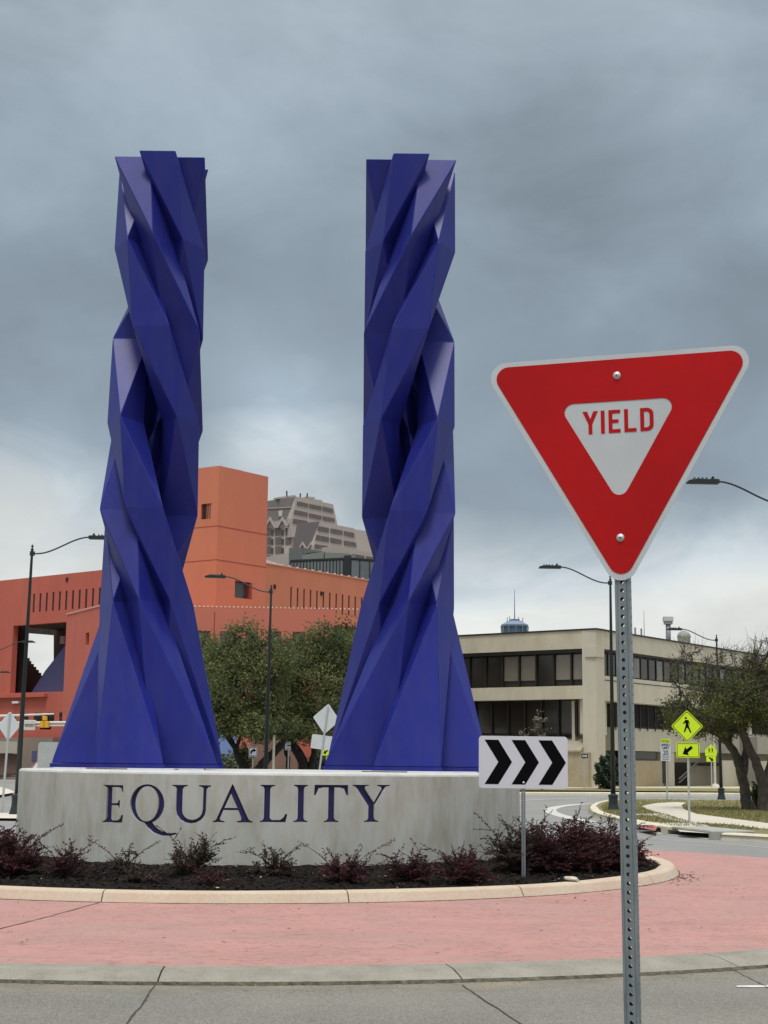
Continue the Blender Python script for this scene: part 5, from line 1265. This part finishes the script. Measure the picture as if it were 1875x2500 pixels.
# --- observation tower far behind
Yt = 1500; kt = Yt/FPX
ob = thing('observation_tower', (P(1257, 1700, Yt).x, Yt, 0), 'far observation tower top, coloured haze blue, with a mast above the beige roof', 'tower')
TB = mat('tower_haze_blue', (.10, .15, .235), .6, var=.12, vscale=.1); TB2 = mat('tower_roof_haze', (.17, .225, .30), .6)  # distance haze is mixed into these bluish base colours
zz_ = lambda v: P(1257, v, Yt).z
MB().lathe([(6, 0), (6, zz_(1545))], 16).build('shaft', TB2, ob)
MB().lathe([(25*kt, zz_(1570)), (29*kt, zz_(1548)), (31*kt, zz_(1530))], 32).build('pod', TB, ob)
MB().lathe([(33.5*kt, zz_(1530)), (33.5*kt, zz_(1526)), (20*kt, zz_(1518)), (19*kt, zz_(1516.5))], 32).build('roof', TB2, ob)
MB().lathe([(12.5*kt, zz_(1518)), (12.5*kt, zz_(1512.5)), (3*kt, zz_(1511))], 24).build('upper_drum', TB, ob)
MB().lathe([(1.3*kt, zz_(1512)), (.9*kt, zz_(1475)), (.5*kt, zz_(1440))], 8).build('mast', TB, ob)
for du, v in ((-18, 1507), (-12, 1505), (10, 1506), (20, 1508)):
    MB().tube([(du*kt, 0, zz_(1522)), (du*kt, 0, zz_(v))], .35, 5).build('aerial', TB, ob)
for a in range(12):
    t = a*math.pi/6; MB().tube([(31*kt*math.cos(t), 31*kt*math.sin(t), zz_(1552)), (33.5*kt*math.cos(t), 33.5*kt*math.sin(t), zz_(1530))], .7, 4).build('rim_strut', TB2, ob)

# --- library: orange-red volumes
ORG = mat('orange_render', (.60, .215, .110), .85, vcol=(.58, .185, .112), vscale=.10, detail=3, speck=.4, sscale=.8, speckcol=(.50, .165, .088), stretch=(1, 1, .35), bump=.2, bscale=6)
ORR = mat('red_render', (.55, .140, .092), .85, vcol=(.51, .122, .084), vscale=.10, detail=3, speck=.4, sscale=.8, speckcol=(.44, .095, .066), stretch=(1, 1, .35), bump=.2, bscale=6)
ORD = mat('reveal_red', (.30, .055, .04), .85)
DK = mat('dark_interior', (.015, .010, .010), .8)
SLIT = mat('slit_dark', (.030, .012, .016), .6)
lib = thing('library_building', (*G(300, 1893), 0), 'large orange-red block building with slit windows and a square see-through opening', 'building')
# central tower
TL = Fac(534, 112, R_(-33.3), lib, 1200); TR = Fac(534, 112, R_(52), lib, 1200)
TL.n = Vector((-math.sin(R_(33.3)), -math.cos(R_(33.3)))); TR.n = Vector((math.sin(R_(52)), -math.cos(R_(52))))
TWL = TL.sz(440, 1300)[0]; ztw = TR.sz(536, 1137)[1]; sR_ = TR.sz(653, 1250)[0]; print('tower top', ztw, sR_)
wl = [TL.sz(491.5, 1231), TL.sz(516, 1266)]
TL.wall('wall', TWL, 0, 0, ztw, -1.2, 0, [(wl[0][0], wl[1][0], wl[1][1], wl[0][1])], ORG)
f_ = TL.boxsz('window', wl[0][0], wl[1][0], wl[1][1], wl[0][1], -.22, -.12, mat('dark_red_frame', (.10, .02, .015), .6))
for k in range(1, 5): TL.boxsz('glazing_bar', wl[0][0]+(wl[1][0]-wl[0][0])*k/5-.04, wl[0][0]+(wl[1][0]-wl[0][0])*k/5+.04, wl[1][1], wl[0][1], -.12, -.06, DK, f_)
wr = [TR.sz(574, 1417), TR.sz(602, 1462)]
TR.wall('wall', .0, sR_, 0, ztw, -1.2, -.003, [(wr[0][0], wr[1][0]+.6, wr[1][1], wr[0][1])], ORG)
f_ = TR.boxsz('window', wr[0][0], wr[1][0]+.6, wr[1][1], wr[0][1], -.55, -.42, DK); TR.boxsz('pane', wr[0][0]+.02, wr[1][0]+.5, wr[1][1]+.08, wr[0][1]-.08, -.42, -.37, mat('grey_pane', (.075, .08, .085), .3), f_)
TR.boxsz('reveal', wr[1][0]+.35, wr[1][0]+.6, wr[1][1], wr[0][1], -.36, -.01, ORD)
for vL, in ((1288,), (1371,)):
    zs = TL.sz(531, vL if vL < 1300 else 1366)[1]
    if vL < 1300: zs = TL.sz(533, 1283.5)[1]
    TL.boxsz('render_joint', TWL, 0.02, zs-.025, zs+.025, 0, .012, ORD); TR.boxsz('render_joint', 0, sR_, zs-.025, zs+.025, -.003, .012, ORD)
p0 = TL.w(0, ztw, -.02); p1 = TL.w(TWL, ztw, -.02); p2 = TR.w(sR_, ztw, -.02)
mesh('roof', [(a[0], a[1], a[2]-.1) for a in (p0, p2, (p1[0]+p2[0]-p0[0], p1[1]+p2[1]-p0[1], ztw), p1)], [(0, 1, 2, 3)], ORR, lib)
mesh('rear_wall', [(p2[0], p2[1], 0), (p2[0]+p1[0]-p0[0], p2[1]+p1[1]-p0[1], 0), (p2[0]+p1[0]-p0[0], p2[1]+p1[1]-p0[1], ztw-.1), (p2[0], p2[1], ztw-.1)], [(0, 1, 2, 3)], ORG, lib)
tnk = Vector(TR.w(TR.sz(596, 1150)[0], ztw, -2.3)); MB().lathe([(1.7, ztw-.3), (1.7, ztw+.20), (.9, ztw+.30)], 24, (tnk.x, tnk.y)).build('roof_drum', mat('roof_drum_pale', (.5, .5, .48), .7), lib)
# right wing with slit windows (same direction as the tower's right face, set back)
WR = Fac(650, 124, R_(52.8), lib, 1400); WR.n = Vector((math.sin(R_(52.8)), -math.cos(R_(52.8))))
WE = WR.sz(985, 1420)[0]; zw = WR.sz(770, 1396.5)[1]; print('wing top', zw, WR.sz(652, 1376)[1], WR.sz(897, 1417)[1])
slits = [711+15.95*k*(1-.0016*k) for k in range(18)]
zs1 = WR.sz(711, 1433)[1]; zs0 = WR.sz(830, 1500)[1]
holes = []
for u in slits:
    a = WR.sz(u-1.9, 1440)[0]; b = WR.sz(u+1.9, 1440)[0]; holes.append((a, b, zs0, zs1))
zo = WR.sz(830, 1527)[1]
WR.wall('wall', -3, WE, zo, zw, -.8, 0, holes, ORG)
for h in holes: WR.boxsz('slit_window', h[0]-.05, h[1]+.05, h[2], h[3], -.35, -.05, SLIT)
WR.boxsz('parapet_cap', -3, WE, zw, zw+.10, -.9, .05, mat('cap_pale_orange', (.60, .28, .18), .8))
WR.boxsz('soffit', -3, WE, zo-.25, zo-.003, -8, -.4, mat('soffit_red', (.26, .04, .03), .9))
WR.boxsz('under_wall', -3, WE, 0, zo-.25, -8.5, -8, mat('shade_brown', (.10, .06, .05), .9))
for u in (671, 785, 890): 
    a = WR.sz(u, 1400); WR.boxsz('scupper', a[0]-.14, a[0]+.14, zw-1.95, zw-1.6, 0, .05, DK)
# roof lights, small beads along the cornice
for k in range(30):
    WR.boxsz('roof_light_bead', -2+k*1.0, -1.90+k*1.0, zw+.10, zw+.19, -.2, .0, mat('pale_bead', (.85, .62, .52), .5))
# sky lit glazed slope behind the wing
WR.poly('skylight_glazing', [(649, 1366), (712, 1386), (712, 1392), (649, 1380)], -2.6, -2.4, mat('skylight_pale', (.7, .7, .7), .4))
# low front volume
FV = Fac(256, 98, R_(4), lib, 1478); FV.n = Vector((math.sin(R_(4)), -math.cos(R_(4))))
zv = FV.sz(500, 1482)[1]; e1 = FV.sz(820, 1487); print('front vol', zv, e1)
wins = []
for u0, u1, v0, v1 in ((462, 512, 1540, 1592), (537, 570, 1541, 1588), (600, 630, 1541, 1580), (654, 686, 1541, 1580), (715, 745, 1542, 1580)):
    a = FV.sz(u0, v0); b = FV.sz(u1, v1); wins.append((a[0], b[0], b[1], a[1]))
FV.wall('wall', 0, e1[0], 0, zv, -1.2, 0, wins, mat('front_render', (.60, .185, .115), .85, vcol=(.56, .165, .11), vscale=.10, detail=3))
for w_ in wins:
    f_ = FV.boxsz('window', w_[0]+.002, w_[1]-.002, w_[2], w_[3], -.8, -.7, mat('white_frame', (.55, .56, .55), .6))
    n_ = max(2, int((w_[1]-w_[0])/.7))
    for k in range(n_):
        a = w_[0]+(w_[1]-w_[0])*k/n_+.06; b = w_[0]+(w_[1]-w_[0])*(k+1)/n_-.06
        for j in range(2):
            c_ = w_[2]+(w_[3]-w_[2])*j/2+.06; FV.boxsz('pane', a, b, c_, w_[2]+(w_[3]-w_[2])*(j+1)/2-.06, -.7, -.66, mat('pane_bluegrey', (.40, .44, .43), .3), f_)
    FV.boxsz('sill', w_[0]-.05, w_[1]+.05, w_[2]-.12, w_[2]-.002, -.1, .12, mat('white_sill', (.7, .7, .68), .7))
BEAD = mat('pale_bead', (.85, .62, .52), .5)
for k in range(40): FV.boxsz('cornice_bead', 5.5+k*.26*e1[0]/14., 5.5+k*.26*e1[0]/14.+.09, zv, zv+.09, -.1, .02, BEAD)
sj = FV.sz(524, 1500)[0]; FV.boxsz('render_joint', sj-.03, sj+.03, 3, zv-.3, 0, .012, ORD)
FV.boxsz('roof_slab', 0, e1[0], zv-.3, zv-.02, -16, -1.2, ORR)
FV.boxsz('end_wall', e1[0]-.8, e1[0]-.002, 0, zv-.03, -16, -1.2, ORR)
# side face of the front volume, going back left
SV = Fac(256, 98, R_(180-61), lib, 1478); SV.d = Vector((-math.cos(R_(61)), math.sin(R_(61)))); SV.n = Vector((-math.sin(R_(61)), -math.cos(R_(61))))
se_ = SV.sz(163, 1500)[0]; hs = []
for u0, v0, u1, v1 in ((208, 1543.5, 218, 1575), (204, 1629, 214, 1659)):
    a = SV.sz(u1, v0); b = SV.sz(u0, v1); hs.append((a[0], b[0], b[1], a[1]))
SV.wall('wall', 0.01, se_, 0, zv-.002, -1.2, -.004, hs, ORR)
for h in hs: SV.boxsz('window_recess', h[0], h[1], h[2], h[3], -1.0, -.9, ORD)
SV.boxsz('parapet_cap', 0, se_, zv, zv+.12, -.9, .04, mat('cap_pink', (.62, .30, .24), .8))
# left wing with the big opening
LW = Fac(0, 137, R_(-39), lib, 1420); LW.n = Vector((-math.sin(R_(39)), -math.cos(R_(39))))
LE = LW.sz(330, 1400)[0]; zl = LW.sz(130, 1404)[1]; print('left wing', zl, LW.sz(0, 1418)[1], LW.sz(258, 1390)[1])
a = LW.sz(33, 1528); b = LW.sz(163, 1518); zt_o = (a[1]+b[1])/2; c_ = LW.sz(28, 1692); zb_o = c_[1]
hol = [(LW.sz(29, 1600)[0], LW.sz(159, 1600)[0], zb_o, zt_o)]
sl = []
for k in range(12):
    u = 82.5+15.55*k*(1+.003*k); q = LW.sz(u, 1470)[0]; sl.append((q-.13, q+.13, LW.sz(82, 1495)[1], LW.sz(82, 1450)[1]))
LW.wall('wall', -30, LE, 0, zl, -.55, 0, hol+sl, ORR)
for h in sl: LW.boxsz('slit_window', h[0]-.03, h[1]+.03, h[2], h[3], -.35, -.05, SLIT)
for u, v in ((73.5, 1424), (164, 1415)): q = LW.sz(u, v); LW.boxsz('scupper', q[0]-.14, q[0]+.14, q[1]-.17, q[1]+.17, 0, .06, DK)
o0, o1 = hol[0][0], hol[0][1]; wO = o1-o0
# the passage behind the opening
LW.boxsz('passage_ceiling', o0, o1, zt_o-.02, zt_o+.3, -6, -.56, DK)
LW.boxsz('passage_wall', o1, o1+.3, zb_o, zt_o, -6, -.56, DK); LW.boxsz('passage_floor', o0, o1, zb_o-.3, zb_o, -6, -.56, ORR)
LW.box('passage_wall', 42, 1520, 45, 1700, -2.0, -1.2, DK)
st_px = [(40, 1606), (62, 1606), (62, 1606)]
q = [(36, 1696), (36, 1606), (62, 1606)]
for k in range(7): q += [(62+6.1*k, 1606+7.2*k+ (0)), (62+6.1*k, 1613+7.2*k)] if k else [(64, 1606), (64, 1613)]
q += [(110, 1662), (100, 1696)]
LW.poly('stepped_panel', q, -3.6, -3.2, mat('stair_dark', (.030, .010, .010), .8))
LW.poly('blue_wall_panel', [(162, 1572), (162, 1695), (74, 1695), (76, 1692), (110, 1638)], -2.4, -2.0, mat('library_violet_blue', (.085, .095, .22), .7))
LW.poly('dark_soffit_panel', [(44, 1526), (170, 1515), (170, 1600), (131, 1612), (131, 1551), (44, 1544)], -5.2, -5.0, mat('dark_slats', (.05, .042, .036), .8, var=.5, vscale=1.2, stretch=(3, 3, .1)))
for k in range(3): LW.box('small_pane', 147+4*k, 1553, 149.5+4*k, 1572, -5.0, -4.95, mat('pale_pane', (.5, .5, .48), .4))
# lower parts: small windows, brown base wall
lw2 = [(33, 1743, 38, 1757), (60, 1742, 68, 1757), (83, 1741, 100, 1757), (113, 1740, 131, 1757), (145, 1739, 151, 1751), (90, 1754, 105, 1762), (115, 1753, 130, 1761), (144.5, 1754, 151, 1760)]
for u0, v0, u1, v1 in lw2: LW.box('small_window', u0, v0, u1, v1, 0, .05, DK)
LW.box('ledge', -60, 1698, 108, 1701, 0, .35, ORR)
LW.box('wall_lamp', 29, 1712, 44, 1717, 0, .25, mat('lamp_white', (.8, .8, .8), .6))
BW = mat('brown_wall', (.20, .135, .105), .9, var=.12, vscale=.4); TW = mat('tan_wall', (.27, .215, .17), .9, var=.1, vscale=.5)
q = LW.sz(150, 1801)[1]
LW.boxsz('base_wall', -30, LW.sz(154, 1850)[0], 0, q, .5, 1.2, TW)
LW.box('blue_window', 78, 1833, 87, 1858, 1.2, 1.25, mat('library_violet_blue', (.085, .095, .22), .7))
BD = Fac(-80, 118, R_(0), None, 1850); bd = thing('low_pavilion', (P(-30, 1850, 118).x, 118, 0), 'low brown pavilion with a cream fascia band behind the left lamp post', 'building'); BD.root = bd
BD.box('fascia', -160, 1808, 41, 1839, -.5, 0, mat('cream_fascia', (.46, .43, .35), .85)); BD.box('wall', -160, 1839, 40, 1893, -1.0, -.4, BW); BD.boxsz('rear', BD.sz(-160, 1850)[0], BD.sz(-30, 1850)[0], 0, BD.sz(0, 1810)[1], -8, -1.0, BW)
BD.box('wall_mark', 25, 1878, 29, 1884, -.4, -.38, ALU); BD.box('wall_panel', 17, 1842, 38, 1889, -.4, -.36, mat('brown_panel', (.15, .10, .085), .9)); 
# beige box on the roof of the left wing
q = LW.sz(230, 1384); LW.boxsz('roof_box', LW.sz(228, 1390)[0], LW.sz(285, 1380)[0], zl-.1, LW.sz(240, 1382)[1], -5, -2, BGS)
# pale blue angled wall and terracotta wall seen under the oaks
bw = thing('pale_blue_wall', (P(550, 1850, 93).x, 93, 0), 'pale blue angled wall seen just right of the foot of the left blue column', 'wall')
BWF = Fac(550, 93, 0, bw, 1850); BWF.poly('panel', [(500, 1765), (545, 1768), (576, 1800), (577, 1895), (500, 1895)], -.4, 0, mat('pale_blue_render', (.20, .28, .52), .8))
tw = thing('terracotta_wall', (P(700, 1850, 94.5).x, 94.5, 0), 'low brown terracotta wall with a pinkish end behind the oak trunks', 'wall')
TWF = Fac(700, 94.5, 0, tw, 1850); TWF.box('wall', 612, 1798, 730, 1900, -.4, 0, mat('terracotta_brown', (.24, .135, .10), .9, var=.15, vscale=.6)); TWF.box('wall_end', 730, 1795, 775, 1900, -.4, .002, mat('terracotta_red', (.48, .115, .075), .88))
TWF.box('dark_cabinet', 728, 1866, 742, 1880, .1, .5, BRZ)

# --- stepped hotel tower far behind
HT = mat('hotel_concrete', (.42, .365, .335), .88, var=.06, vscale=.06); HW = mat('hotel_window', (.135, .11, .10), .5, var=.15, vscale=.3, stretch=(4, 4, .3)); HR = mat('hotel_slate', (.185, .165, .160), .75, var=.08, vscale=.1); HD = mat('hotel_dark_window', (.07, .06, .06), .4)
ho = thing('stepped_hotel', (P(730, 1700, 400).x, 400, 0), 'distant stepped greyish hotel tower with sloping slate roofs and rows of windows', 'building')
Z3 = lambda x, y: (450+x/3.318, 1100+y/3.318)      # measured in an enlargement
H1 = Fac(715, 400, R_(38), ho, 1250); H1.n = Vector((math.sin(R_(38)), -math.cos(R_(38))))
H2 = Fac(715, 401, R_(-20), ho, 1250); H2.n = Vector((-math.sin(R_(20)), -math.cos(R_(20))))
H1b = Fac(765, 385, R_(38), ho, 1300); H1b.n = H1.n; H2b = Fac(765, 386, R_(-20), ho, 1300); H2b.n = H2.n
H1c = Fac(820, 372, R_(38), ho, 1350); H1c.n = H1.n
def zp(F, name, pts, t0, t1, m, par=None): return F.poly(name, [Z3(*p) for p in pts], t0, t1, m, par)
zp(H2, 'slate_roof', [(560, 425), (905, 372), (865, 550), (560, 590)], -1, 0, HR); zp(H2, 'roof_ridge', [(560, 470), (885, 455), (884, 462), (560, 477)], 0, .2, HT)
zp(H2, 'facade', [(560, 590), (868, 550), (875, 700), (840, 1000), (560, 1000)], -2, -.05, HT)
for k, (x0, x1) in enumerate(((655, 700), (735, 785), (818, 862))):
    for r in range(5):
        y0 = 628+r*74
        if k == 2 and r > 1: continue
        f_ = zp(H2, 'window', [(x0, y0+2), (x1, y0-2), (x1, y0+54), (x0, y0+58)], -.05, .15, HW)
for x0, x1 in ((703, 720), (787, 805)):
    for r in range(5): y0 = 640+r*74; zp(H2, 'dark_window', [(x0, y0), (x1, y0), (x1, y0+48), (x0, y0+48)], -.05, .12, HD)
for x in (690, 790, 862):
    zp(H2, 'gable', [(x-48, 625), (x, 535), (x+(48 if x < 860 else 10), 625 if x < 860 else 560), (x+(36 if x < 860 else 8), 625 if x < 860 else 580), (x, 565), (x-34, 625)], 0, .8, HT)
zp(H2, 'gable_panel', [(762, 490), (795, 485), (790, 530), (766, 535)], 0, .3, PALE)
zp(H1, 'facade', [(905, 372), (1205, 435), (1245, 620), (1240, 700), (868, 700), (868, 548)], -3, -.05, HT)
for (x0, y0, x1, y1, x2, y2, x3, y3) in ((918, 410, 1003, 430, 1003, 457, 912, 440), (1015, 432, 1112, 452, 1112, 480, 1013, 462), (1123, 452, 1203, 472, 1210, 502, 1123, 485),
    (898, 480, 1000, 503, 1000, 533, 890, 512), (1013, 508, 1112, 528, 1112, 558, 1013, 538), (1123, 530, 1215, 548, 1222, 576, 1123, 562), (884, 552, 998, 570, 996, 585, 880, 590)):
    zp(H1, 'window', [(x0, y0), (x1, y1), (x2, y2), (x3, y3)], -.05, .15, HW)
zp(H1, 'roof_plant', [(757, 378), (890, 360), (905, 366), (905, 380), (757, 392)], -6, -4, HT); zp(H1, 'roof_plant', [(990, 372), (1060, 378), (1060, 396), (990, 386)], -8, -6, HT); zp(H1, 'roof_plant', [(1070, 396), (1118, 402), (1118, 418), (1070, 408)], -8, -6, HT)
for x in (832, 942, 998): zp(H1, 'aerial', [(x, 325 if x == 832 else 345), (x+4, 325 if x == 832 else 345), (x+4, 380), (x, 380)], -4.5, -4, HD)
zp(H2b, 'slate_roof', [(912, 590), (1085, 575), (1045, 775), (880, 785)], -1, 0, mat('hotel_slate_dark', (.15, .13, .13), .75)); zp(H2b, 'facade', [(880, 785), (1045, 775), (1045, 900), (880, 900)], -1, -.05, HT)
for x in (955, 1025): zp(H2b, 'gable', [(x-30, 790), (x, 738), (x+30, 790), (x+20, 790), (x, 760), (x-20, 790)], 0, .6, HT)
zp(H1b, 'facade', [(1085, 575), (1378, 630), (1412, 810), (1412, 900), (1040, 900), (1045, 775)], -3, -.05, HT)
for (x0, y0, x1, y1, x2, y2, x3, y3) in ((1092, 612, 1172, 628, 1172, 662, 1082, 645), (1188, 630, 1283, 648, 1283, 680, 1186, 664), (1297, 652, 1374, 668, 1380, 700, 1297, 684),
    (1075, 683, 1172, 702, 1172, 738, 1064, 720), (1186, 706, 1275, 722, 1275, 755, 1186, 742), (1295, 728, 1388, 745, 1396, 778, 1295, 762), (1062, 758, 1170, 775, 1168, 800, 1055, 790)):
    zp(H1b, 'window', [(x0, y0), (x1, y1), (x2, y2), (x3, y3)], -.05, .15, HW)
zp(H1c, 'facade', [(1170, 778), (1270, 785), (1520, 825), (1560, 1000), (1170, 1000)], -3, -.05, HT)
zp(H1c, 'window', [(1365, 838), (1458, 852), (1460, 890), (1362, 880)], -.05, .15, HW); zp(H1c, 'window', [(1476, 855), (1545, 866), (1550, 900), (1476, 893)], -.05, .15, HW)
# body of the tower behind the facades so that it has depth
def block(F1, F2, s1, s2, z, name='rear_block'):
    c0 = F1.w(0, 0, -3.2); pts = [Vector(F1.w(s, 0, -3.2)[:2]) for s in (0, s1)]; bk = -F1.n*s2
    MB().slab([(pts[0].x, pts[0].y), (pts[1].x, pts[1].y), (pts[1].x+bk.x, pts[1].y+bk.y), (pts[0].x+bk.x, pts[0].y+bk.y)], 0, z).build(name, HT, ho)
block(H1, H2, 38, 26, H1.sz(*Z3(905, 560))[1]); block(H1b, H2b, 42, 24, H1b.sz(*Z3(1085, 800))[1]); block(H1c, H2b, 40, 24, H1c.sz(*Z3(1270, 960))[1])

# --- grey glass building
gb = thing('glass_office_block', (P(830, 1700, 240).x, 240, 0), 'dark grey glass office block in front of the stepped hotel', 'building')
GA = Fac(854, 240, R_(-22), gb, 1400); GA.n = Vector((-math.sin(R_(22)), -math.cos(R_(22)))); GB = Fac(854, 240, R_(30), gb, 1400); GB.n = Vector((math.sin(R_(30)), -math.cos(R_(30))))
GG = mat('grey_cladding', (.13, .14, .135), .6); GG2 = mat('green_grey_cladding', (.21, .225, .195), .7); CW = mat('curtain_glass', (.13, .145, .150), .10, spec=.8, var=.3, vscale=.15); MU = mat('mullion_dark', (.016, .016, .018), .5)
zp(GA, 'plant_room', [(848, 790), (950, 783), (958, 850), (958, 925), (845, 925)], -12, -6, GG); zp(GA, 'plant_room_panel', [(955, 845), (1128, 818), (1128, 892), (955, 912)], -8, -5.8, GG2)
zp(GA, 'plant_room_panel', [(1138, 826), (1325, 832), (1330, 880), (1138, 892)], -9, -5.9, GG2); zp(GA, 'plant_roof', [(950, 783), (1122, 818), (1000, 830), (955, 845)], -7.5, -6.2, GG)
zA = GA.sz(*Z3(1350, 880))[1]; a0 = GA.sz(*Z3(860, 960))[0]
GA.boxsz('parapet', a0, 0, zA, zA+.3, -2, .1, MU); GB.boxsz('parapet', 0, 10.8, zA, zA+.3, -2, .1, MU)
n_ = 18
for k in range(n_):
    s0_ = a0+(0-a0)*k/n_; s1_ = a0+(0-a0)*(k+1)/n_
    for j in range(4):
        z0_ = zA-3.2*(j+1); GA.boxsz('glass_panel', s0_+.06, s1_-.06, z0_+.1, z0_+3.1, -.2, 0, CW)
    GA.boxsz('mullion', s0_-.06, s0_+.06, zA-13, zA-.002, -.15, .10, MU)
for k in range(6):
    s0_ = k*1.8
    for j in range(4): z0_ = zA-3.2*(j+1); GB.boxsz('glass_panel', s0_+.06, s0_+1.74, z0_+.1, z0_+3.1, -.2, 0, CW)
    GB.boxsz('mullion', s0_-.06, s0_+.06, zA-13, zA-.002, -.15, .10, MU)
GA.boxsz('core', a0, 0, 0, zA, -14, -.25, MU); GB.boxsz('core', 0, 10.8, 0, zA-.01, -14, -.26, MU); GA.boxsz('corner_fin', -.9, 0.2, zA-14, zA+.6, -.2, .35, MU)
